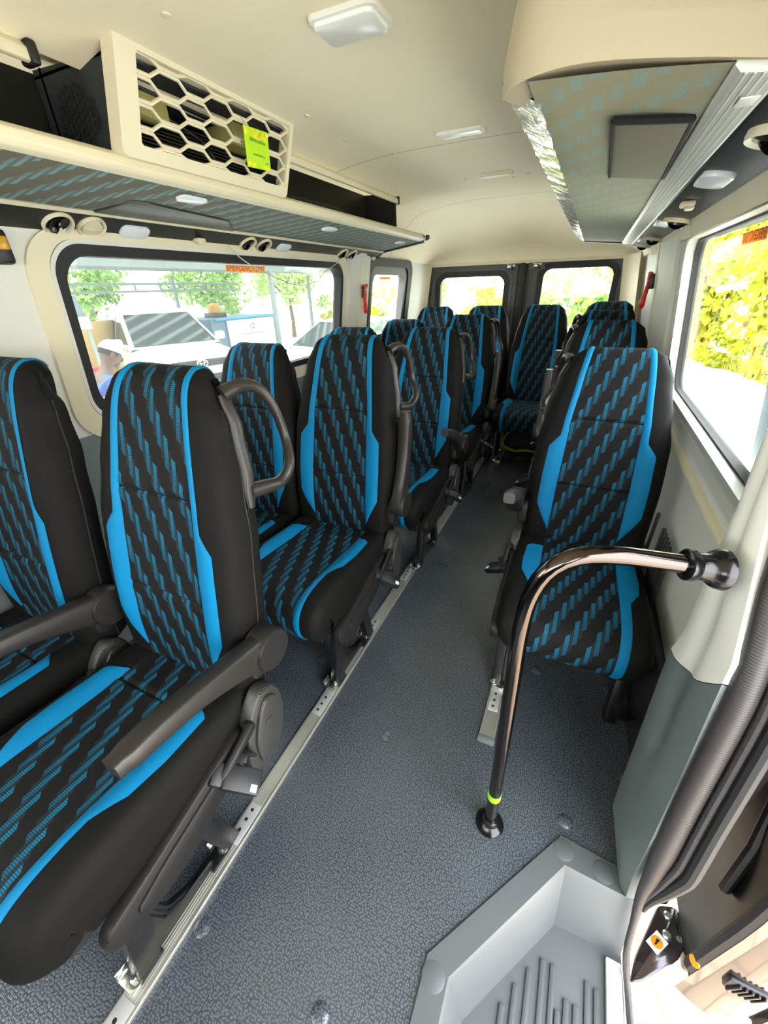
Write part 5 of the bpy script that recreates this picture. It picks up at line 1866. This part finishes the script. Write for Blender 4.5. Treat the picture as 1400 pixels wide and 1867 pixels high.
# ---- cars
def stations(bm, st, n=20, pw=0.35, capped=True):
    rings = []
    for y, z0, z1, w in st:
        r_ = []
        for k in range(n):
            t = 2 * math.pi * (k + 0.5) / n
            cx, cz = math.cos(t), math.sin(t)
            cx = math.copysign(abs(cx) ** pw, cx)
            cz = math.copysign(abs(cz) ** pw, cz)
            r_.append(bm.verts.new((cx * w, y, (z0 + z1) / 2 + cz * (z1 - z0) / 2)))
        rings.append(r_)
    for a, b in zip(rings, rings[1:]):
        for k in range(n): bm.faces.new((a[k], a[(k + 1) % n], b[(k + 1) % n], b[k]))
    if capped:
        bm.faces.new(rings[0])
        bm.faces.new(list(reversed(rings[-1])))
def car(label, loc, rz, paint, front=True, pickup=False):
    e = empty('car', (loc[0], loc[1], GZ), rz)
    tag(e, label, 'car', 'parked cars')
    bm = NB()
    stations(bm, [(2.36, 0.50, 0.97, 0.62), (2.30, 0.36, 1.03, 0.80), (2.14, 0.28, 1.06, 0.89), (1.6, 0.26, 1.08, 0.92), (1.15, 0.26, 1.12, 0.93), (0.4, 0.26, 1.12, 0.93), (-1.9, 0.26, 1.12, 0.93), (-2.2, 0.30, 1.10, 0.90), (-2.32, 0.45, 1.02, 0.80)])
    b = obj('car_body', bm, MT[paint], e, angle=30)
    cab = [(1.22, 1.06, 1.10), (0.15, 1.06, 1.66), (-0.35, 1.06, 1.72), (-1.0, 1.06, 1.73), (-1.75, 1.06, 1.66), (-2.2, 1.06, 1.10)]
    if pickup: cab = [(1.22, 1.06, 1.10), (0.35, 1.06, 1.58), (-0.2, 1.06, 1.68), (-0.75, 1.06, 1.66), (-1.05, 1.06, 1.10)]
    def cabpt(y, z, s):
        w = 0.86 - (z - 1.06) * 0.30
        return (s * w, y, z)
    bm = NB()
    L = [[bm.verts.new(cabpt(y, z0, -1)), bm.verts.new(cabpt(y, z1, -1)), bm.verts.new((0, y, z1 + (0.03 if z1 > 1.2 and y < 0 else 0))), bm.verts.new(cabpt(y, z1, 1)), bm.verts.new(cabpt(y, z0, 1))] for y, z0, z1 in cab]
    for a, c in zip(L, L[1:]):
        for k in range(4): bm.faces.new((a[k], a[k + 1], c[k + 1], c[k]))
    obj('cabin', bm, MT[paint], e, angle=25)
    def gl(name, pts, off):
        bm = NB()
        vs = [Vector(p) for p in pts]
        nrm = (vs[1] - vs[0]).cross(vs[2] - vs[0]).normalized()
        c = sum(vs, Vector()) / len(vs)
        if nrm.dot(c - Vector((0, c.y - (0.8 if abs(c.x) < 0.1 else 0), 1.0))) < 0: nrm = -nrm
        a = [bm.verts.new(p + nrm * off) for p in vs]
        bb = [bm.verts.new(p - nrm * 0.01) for p in vs]
        bm.faces.new(a)
        n = len(a)
        for k in range(n): bm.faces.new((a[k], a[(k + 1) % n], bb[(k + 1) % n], bb[k]))
        return obj(name, bm, MT['car_glass'], e, smooth=False)
    gl('windshield', [cabpt(1.16, 1.135, -0.93), cabpt(1.16, 1.135, 0.93), cabpt(0.18, 1.648, 0.92), cabpt(0.18, 1.648, -0.92)], 0.012)
    for s in (-1, 1):
        gl('side_window', [cabpt(0.92, 1.16, s), cabpt(0.20, 1.55, s), cabpt(-0.10, 1.62, s), cabpt(-0.20, 1.16, s)], 0.010)
        if not pickup:
            gl('side_window', [cabpt(-0.30, 1.16, s), cabpt(-0.22, 1.63, s), cabpt(-1.0, 1.65, s), cabpt(-1.10, 1.16, s)], 0.010)
            gl('side_window', [cabpt(-1.22, 1.16, s), cabpt(-1.12, 1.64, s), cabpt(-1.66, 1.58, s), cabpt(-1.95, 1.16, s)], 0.010)
        bm = NB()
        box(bm, (s * 1.0, 0.86, 1.20), (0.20, 0.14, 0.16), 0.05, seg=3)
        box(bm, (s * 0.90, 0.90, 1.15), (0.12, 0.06, 0.04), 0.01)
        obj('wing_mirror', bm, MT[paint], e)
        bm = NB()
        prism(bm, ngon_round([(0.40, 0.90), (0.86, 1.00), (0.88, 0.90), (0.70, 0.84), (0.42, 0.835)], 0.02), lambda a, c, d: (s * a, 2.385 - 0.26 * max(0, a - 0.42) ** 1.3 - 0.1 * max(0, c - 0.9) + d, c), -0.02, 0.025, 0.004)
        obj('headlight', bm, MT['grille'], e)
        for y in (1.50, -1.42):
            bm = NB()
            lathe(bm, [(0.22, -0.12), (0.36, -0.12), (0.385, -0.08), (0.385, 0.08), (0.36, 0.12), (0.24, 0.12)], 28, look_iso((s, 0, 0), (s * 0.83, y, 0.385)))
            w = obj('wheel', bm, MT['tyre'], e)
            bm = NB()
            lathe(bm, [(0.24, 0.0), (0.24, 0.12), (0.22, 0.10), (0.08, 0.115), (0.0, 0.12)], 20, look_iso((s, 0, 0), (s * 0.83, y, 0.385)), cap=False)
            obj('rim', bm, MT['silver'], w)
    bm = NB()
    gp = lambda a, c, d: (a, 2.395 - 0.16 * abs(a) ** 2 + d - 0.04 * abs(c - 0.8), c)
    prism(bm, ngon_round([(-0.52, 0.94), (0.52, 0.94), (0.44, 0.82), (-0.44, 0.82)], 0.02), gp, 0.0, 0.022, 0.004)
    for z in (0.85, 0.88, 0.91):
        tube(bm, [gp(a, z, 0.028) for a in lins(-0.44, 0.44, 9)], 0.006, 6)
    obj('upper_grille', bm, MT['grille'], e)
    bm = NB()
    prism(bm, ngon_round([(-0.52, 0.68), (0.52, 0.68), (0.64, 0.46), (-0.64, 0.46)], 0.03), gp, -0.02, 0.03, 0.004)
    for k in range(-7, 8):
        for sg in (-1, 1):
            tube(bm, [gp(k * 0.075 - sg * 0.05, 0.48, 0.034), gp(k * 0.075 + sg * 0.05, 0.66, 0.034)], 0.006, 5)
    obj('lower_grille', bm, MT['grille'], e)
    if front:
        bm = NB()
        def ell(rx, rz, cz, r_):
            pts = [(rx * math.cos(t), 2.43, cz + rz * math.sin(t)) for t in lins(0, 2 * math.pi, 25)]
            tube(bm, pts, r_, 6, cap=False)
        ell(0.095, 0.064, 0.885, 0.009)
        ell(0.034, 0.060, 0.885, 0.007)
        ell(0.068, 0.026, 0.907, 0.007)
        obj('emblem', bm, MT['zinc'], e)
    bm = NB()
    box(bm, (0, 2.36, 0.75), (0.50, 0.02, 0.11), 0.006)
    obj('number_plate', bm, MT['board'], e)
    if pickup:
        bm = NB()
        for s in (-1, 1): box(bm, (s * 0.88, -1.65, 1.16), (0.06, 1.2, 0.08), 0.02)
        obj('bed_rail', bm, MT[paint], e)
    return e
hd = math.atan2(-0.91, 0.91 * 0 + 0.41 * -1)      # heading helper
def heading(dx, dy): return math.atan2(-dx, dy)
fx, fy = 0.91, -0.41
car('white off road car facing the left window, round emblem on its grille', (-6.35 - 2.36 * fx, 5.62 - 2.36 * fy), heading(fx, fy), 'paint_white')
c2 = car('small white car seen side on behind the second row window seat', (-5.1, 8.65), heading(-0.2, -0.98), 'paint_white', front=False)
c2.scale = (0.82, 0.82, 0.82)

# ---- carport with steel frame
cp = empty('carport', (-8, 8, GZ))
tag(cp, 'pale steel carport roof over the parked cars outside the left window', 'carport')
cp.location = (0, 0, 0)
def post(x, y, r=0.06):
    bm = NB()
    tube(bm, [(x, y, GZ), (x, y, 1.80)], r, 8)
    obj('post', bm, MT['carport'], cp)
for x, y in ((-6.9, 8.65), (-11.0, 9.4), (-9.5, 14.0), (-7.0, 1.5), (-12.0, 3.5)): post(x, y)
bm = NB()
for x in (-6.9, -9.0, -11.2): box(bm, (x, 6.5, 1.80 + (-6.9 - x) * 0.04), (0.10, 15, 0.12), 0.01)
for y in lins(0, 13.5, 8):
    box(bm, (-9.0, y, 1.98), (5.4, 0.08, 0.10), 0.01)
    tube(bm, [(-6.9, y, 1.78), (-7.9, y + 0.9, 2.0)], 0.03, 6)
obj('beam', bm, MT['carport'], cp)
bm = NB()
for k in range(22):
    x = -6.4 - k * 0.25
    box(bm, (x, 6.5, 2.06 + (-6.4 - x) * 0.03 + 0.02 * (k % 2)), (0.17, 15.4, 0.012), 0.003)
obj('roof_sheet', bm, MT['roofsheet'], cp)
bm = NB()
box(bm, (-10.2, 6.5, 1.42), (0.05, 9, 0.05))
box(bm, (-10.2, 6.5, 1.58), (0.05, 9, 0.05))
for y in lins(2.5, 10.5, 12): box(bm, (-10.2, y, 1.50), (0.035, 0.035, 0.2))
obj('gutter_rail', bm, MT['carport'], cp)

# ---- white sign on a blue grey trailer
sb = empty('sign_trailer', (-8.6, 9.35, GZ), math.radians(86))
tag(sb, 'blue grey trailer with a white pinwheel sign and an amber beacon on its roof', 'trailer')
bm = NB()
box(bm, (0.2, 0.85, 0.74), (2.4, 1.5, 1.34), 0.03)
obj('trailer_body', bm, MT['bluegrey'], sb)
bm = NB()
box(bm, (0.35, 0.06, 0.80), (1.75, 0.05, 1.1), 0.01)
bd = obj('sign_panel', bm, MT['board'], sb)
bm = NB()
box(bm, (0.2, 0.06, 1.395), (2.2, 0.09, 0.055), 0.01)
obj('top_edge', bm, MT['skyblue'], sb)
bm = NB()
for k in range(5):
    a = k * 2 * math.pi / 5
    pts = [(0.35 + math.cos(a + t * 1.1) * (0.05 + 0.05 * t), 0.028, 1.17 + math.sin(a + t * 1.1) * (0.05 + 0.05 * t)) for t in lins(0, 1, 6)]
    tube(bm, pts, 0.014, 6, radii=[0.016, 0.02, 0.02, 0.016, 0.01, 0.004])
rnd = random.Random(2)
x = -0.10
while x < 0.80:
    w = rnd.uniform(0.02, 0.045)
    box(bm, (x + w / 2, 0.03, 0.985), (w, 0.006, 0.035), 0.002)
    x += w + 0.012
obj('sign_print', bm, MT['board_ink'], bd)
bm = NB()
box(bm, (-0.25, 0.75, 1.47), (0.42, 0.42, 0.12), 0.02)
bc = obj('beacon_base', bm, MT['darkpanel'], sb)
bm = NB()
lathe(bm, [(0.17, 0), (0.18, 0.10), (0.16, 0.18), (0.10, 0.23), (0.0, 0.245)], 20, Matrix.Translation((-0.25, 0.75, 1.52)), cap=False)
obj('beacon_lens', bm, MT['amber'], bc)
for s in (-0.75, 1.15):
    bm = NB()
    lathe(bm, [(0.1, -0.06), (0.22, -0.07), (0.24, 0), (0.22, 0.07), (0.1, 0.06)], 20, look_iso((0, 1, 0), (s * 0.8, 0.30, 0.24)))
    obj('wheel', bm, MT['tyre'], sb)

# ---- stall with a grey canopy
ks = empty('stall', (-7.4, 4.0, GZ), math.radians(70))
tag(ks, 'small stall with grey canopy and white fascia at the left end of the left window', 'stall')
bm = NB()
prism(bm, [(-0.35, 1.74), (0.35, 1.74), (0.30, 2.02), (-0.30, 2.02)], lambda a, b, d: (a, d, b), -0.4, 0.4, 0.01)
obj('canopy', bm, MT['canopy'], ks)
bm = NB()
box(bm, (0, -0.42, 1.66), (0.74, 0.03, 0.17), 0.004)
obj('fascia', bm, MT['board'], ks)
bm = NB()
box(bm, (0, 0.05, 0.5), (0.66, 0.6, 1.0), 0.01)
obj('counter', bm, MT['paint_red'], ks)
for s in (-0.32, 0.32):
    bm = NB()
    tube(bm, [(s, -0.38, 0), (s, -0.38, 1.75)], 0.025, 8)
    obj('post', bm, MT['carport'], ks)
bm = NB()
box(bm, (0.1, 0, 0), (0.1, 2.2, 1.56), 0.01)
o = obj('partition', bm, MT['tan'])
o.location = (-9.3, 5.6, GZ + 0.78)
o.rotation_euler = (0, 0, 0.25)
tag(o, 'tan partition board behind the person with the cap', 'partition')

# red handcart in front of the person
hc = empty('handcart', (-3.7, 1.98, GZ), 0.5)
tag(hc, 'red handcart low in the front corner of the left window', 'handcart')
bm = NB()
prism(bm, [(-0.35, 0.80), (0.35, 0.80), (0.45, 1.12), (-0.45, 1.12)], lambda a, b, d: (d, a, b), -0.25, 0.25, 0.02)
obj('tray', bm, MT['paint_red'], hc)
bm = NB()
for s in (-0.2, 0.2):
    tube(bm, [(s, -0.3, 0.82), (s, 0.3, 0.0)], 0.02, 8)
    tube(bm, [(s, 0.3, 0.82), (s, -0.3, 0.0)], 0.02, 8)
obj('trestle', bm, MT['carport'], hc)
bm = NB()
me = leaves(220, lambda r: (r.uniform(-0.2, 0.2), r.uniform(-0.4, 0.35), r.uniform(1.10, 1.22)), 0.10, 4)
o = link('cut_grass', me, MT['leaf_y'])
o.parent = None
o.location = (-3.7, 1.98, GZ)
o.rotation_euler = (0, 0, 0.5)
tag(o, 'yellow green cuttings heaped on the red handcart', 'cuttings', kind='stuff')

# ---- person with a cap, bending forward
pr = empty('person', (-4.40, 2.36, GZ), heading(0.25, 0.97))
tag(pr, 'person in a pale cap and blue shirt bending forward by the white car', 'person')
def skin_mesh(name, verts, edges, rad, m, parent, root=0, sub=2):
    me = D.meshes.new(name)
    me.from_pydata(verts, edges, [])
    o = link(name, me, None, parent)
    md = o.modifiers.new('Skin', 'SKIN')
    for i, r_ in enumerate(rad):
        v = me.skin_vertices[0].data[i]
        v.radius = r_ if isinstance(r_, tuple) else (r_, r_)
        v.use_root = (i == root)
    sm = o.modifiers.new('Sub', 'SUBSURF')
    sm.levels = sm.render_levels = sub
    dg = bpy.context.evaluated_depsgraph_get()
    m2 = D.meshes.new_from_object(o.evaluated_get(dg))
    D.objects.remove(o)
    for p in m2.polygons: p.use_smooth = True
    m2.materials.clear()
    return link(name, m2, MT[m], parent)
V_ = [(0, 0, 0.86), (0, 0.10, 1.05), (0, 0.22, 1.22), (0, 0.27, 1.32), (0, 0.31, 1.39), (0, 0.345, 1.46), (0, 0.36, 1.53),
      (0.10, 0, 0.82), (0.11, 0.06, 0.45), (0.11, 0.0, 0.08), (0.11, 0.14, 0.04), (-0.10, 0, 0.82), (-0.11, 0.06, 0.45), (-0.11, 0.0, 0.08), (-0.11, 0.14, 0.04),
      (0.19, 0.25, 1.27), (0.24, 0.30, 1.02), (0.20, 0.50, 0.90), (0.19, 0.56, 0.87), (-0.19, 0.25, 1.27), (-0.24, 0.30, 1.02), (-0.20, 0.50, 0.90), (-0.19, 0.56, 0.87)]
E_ = [(0, 1), (1, 2), (2, 3), (3, 4), (4, 5), (5, 6), (0, 7), (7, 8), (8, 9), (9, 10), (0, 11), (11, 12), (12, 13), (13, 14), (2, 15), (15, 16), (16, 17), (17, 18), (2, 19), (19, 20), (20, 21), (21, 22)]
R_ = [(0.15, 0.11), (0.14, 0.11), (0.155, 0.11), (0.08, 0.07), (0.05, 0.05), (0.075, 0.085), (0.075, 0.095), 0.085, 0.06, 0.045, 0.04, 0.085, 0.06, 0.045, 0.04, 0.055, 0.045, 0.032, 0.03, 0.055, 0.045, 0.032, 0.03]
skin_mesh('body', V_, E_, R_, 'skin', pr)
# fingers on each hand
for s in (1, -1):
    vs, es, rd = [(0.19 * s, 0.56, 0.87), (0.19 * s, 0.60, 0.855)], [(0, 1)], [0.028, 0.030]
    for k in range(4):
        n0 = len(vs)
        ox = (k - 1.5) * 0.019
        ln = (0.075, 0.085, 0.08, 0.06)[k]
        vs += [(0.19 * s + ox, 0.625, 0.85), (0.19 * s + ox, 0.625 + ln * 0.5, 0.835), (0.19 * s + ox, 0.625 + ln * 0.75, 0.805)]
        es += [(1, n0), (n0, n0 + 1), (n0 + 1, n0 + 2)]
        rd += [0.010, 0.009, 0.008]
    n0 = len(vs)
    vs += [(0.19 * s - 0.035 * s, 0.59, 0.845), (0.19 * s - 0.050 * s, 0.62, 0.825)]
    es += [(0, n0), (n0, n0 + 1)]
    rd += [0.011, 0.009]
    skin_mesh('hand', vs, es, rd, 'skin', pr)
def ellipsoid(bm, c, r, n=20, rot=None, z0=-1.0, z1=1.0):
    t = NB()
    prof = [(math.sqrt(max(1 - z * z, 0.0)), z) for z in [math.sin(a) for a in lins(math.asin(z0), math.asin(z1), 12)]]
    lathe(t, [(max(a, 0.001), b) for a, b in prof], n)
    M = Matrix.Translation(Vector(c)) @ (rot or Matrix.Identity(4)) @ Matrix.Diagonal((*r, 1))
    merge(bm, t, M)
RT = Matrix.Rotation(math.radians(-28), 4, 'X')
HC = Vector((0, 0.375, 1.50))
bm = NB()
ellipsoid(bm, HC, (0.078, 0.098, 0.115), 24, RT)
for s in (-1, 1):
    ellipsoid(bm, HC + RT.to_3x3() @ Vector((s * 0.078, -0.005, -0.01)), (0.012, 0.022, 0.032), 10, RT)
ellipsoid(bm, HC + RT.to_3x3() @ Vector((0, 0.100, -0.022)), (0.014, 0.022, 0.024), 10, RT)
ellipsoid(bm, HC + RT.to_3x3() @ Vector((0, 0.085, -0.062)), (0.026, 0.014, 0.009), 10, RT)
ellipsoid(bm, HC + RT.to_3x3() @ Vector((0, 0.070, -0.092)), (0.034, 0.028, 0.024), 10, RT)
obj('head', bm, MT['skin'], pr)
bm = NB()
for s in (-1, 1): ellipsoid(bm, HC + RT.to_3x3() @ Vector((s * 0.031, 0.090, 0.008)), (0.013, 0.008, 0.008), 10, RT)
obj('eye', bm, MT['label_white'], pr)
bm = NB()
ellipsoid(bm, HC + RT.to_3x3() @ Vector((0, -0.010, 0.008)), (0.082, 0.100, 0.108), 20, RT, -0.3, 0.6)
obj('hair', bm, MT['hair'], pr)
bm = NB()
ellipsoid(bm, HC + RT.to_3x3() @ Vector((0, 0.0, 0.030)), (0.090, 0.110, 0.105), 24, RT, 0.0, 1.0)
t = NB()
prism(t, ngon_round([(-0.08, 0.06), (-0.07, 0.17), (0.0, 0.20), (0.07, 0.17), (0.08, 0.06)], 0.04), lambda a, b, d: (a, b, 0.034 + d - abs(a) * 0.12), 0.0, 0.006)
merge(bm, t, Matrix.Translation(HC) @ RT)
obj('cap', bm, MT['cloth_white'], pr)
V2 = [(0, -0.01, 0.80), (0, 0.10, 1.05), (0, 0.22, 1.22), (0, 0.27, 1.31), (0.19, 0.25, 1.27), (0.245, 0.295, 1.05), (-0.19, 0.25, 1.27), (-0.245, 0.295, 1.05)]
skin_mesh('shirt', V2, [(0, 1), (1, 2), (2, 3), (2, 4), (4, 5), (2, 6), (6, 7)], [(0.172, 0.135), (0.162, 0.13), (0.175, 0.13), (0.095, 0.085), 0.072, 0.064, 0.072, 0.064], 'cloth_blue', pr)
V3 = [(0, 0.01, 0.84), (0, 0.10, 1.05), (0, 0.215, 1.22), (0, 0.24, 1.27)]
skin_mesh('vest', V3, [(0, 1), (1, 2), (2, 3)], [(0.180, 0.148), (0.172, 0.145), (0.170, 0.142), (0.12, 0.11)], 'cloth_orange', pr)
V4 = [(0, 0.0, 0.88), (0.10, 0, 0.80), (0.11, 0.06, 0.45), (0.11, 0.0, 0.10), (-0.10, 0, 0.80), (-0.11, 0.06, 0.45), (-0.11, 0.0, 0.10)]
skin_mesh('trousers', V4, [(0, 1), (1, 2), (2, 3), (0, 4), (4, 5), (5, 6)], [(0.16, 0.125), 0.10, 0.078, 0.065, 0.10, 0.078, 0.065], 'cloth_dark', pr)

# ------------------------------------------------------------------ light, camera
sc = bpy.context.scene
w = D.worlds.new('sky')
sc.world = w
w.use_nodes = True
g = NT(w)
bgn = w.node_tree.nodes['Background']
tc = g.n('ShaderNodeTexCoord')
sp = g.n('ShaderNodeSeparateXYZ')
g.link(tc.outputs['Generated'], sp.inputs[0])
f = g.m('MAXIMUM', sp.outputs[2], 0.0)
g.link(g.mix(g.m('POWER', f, 0.6), (1.0, 0.97, 0.90, 1), (0.82, 0.90, 1.0, 1)), bgn.inputs[0])
bgn.inputs[1].default_value = 1.6
sl = D.lights.new('sun', 'SUN')
sl.energy = 1.2
sl.angle = math.radians(2)
sl.color = (1.0, 0.95, 0.86)
so = D.objects.new('sun', sl)
COL.objects.link(so)
so.rotation_euler = (math.radians(14), math.radians(-10), 0)

cam = D.cameras.new('camera')
co = D.objects.new('camera', cam)
COL.objects.link(co)
F = 728.0513374755932
R3 = Matrix(((0.9072, -0.1851, 0.3777), (0.4198, 0.4545, -0.7856), (-0.0263, 0.8713, 0.4901)))
c0, c1, c2 = [Vector((R3[0][k], R3[1][k], R3[2][k])) for k in range(3)]
c2.normalize()
c0 = (c0 - c2 * c0.dot(c2)).normalized()
c1 = c2.cross(c0)
Mw = Matrix((c0, c1, c2)).transposed().to_4x4()
Mw.translation = (0, 0, 1.35)
co.matrix_world = Mw
cam.sensor_fit = 'VERTICAL'
cam.sensor_height = 36
cam.lens = 36 * F / 1867
cam.clip_start = 0.02
cam.clip_end = 200
sc.camera = co
sc.view_settings.view_transform = 'Standard'
sc.view_settings.look = 'None'
sc.view_settings.exposure = 3.05
sc.view_settings.gamma = 1.0
sc.cycles.use_denoising = True
sc.cycles.sample_clamp_indirect = 5.0
sc.cycles.max_bounces = 12
sc.cycles.diffuse_bounces = 8
sc.cycles.transparent_max_bounces = 24
sc.cycles.caustics_reflective = False
sc.cycles.caustics_refractive = False
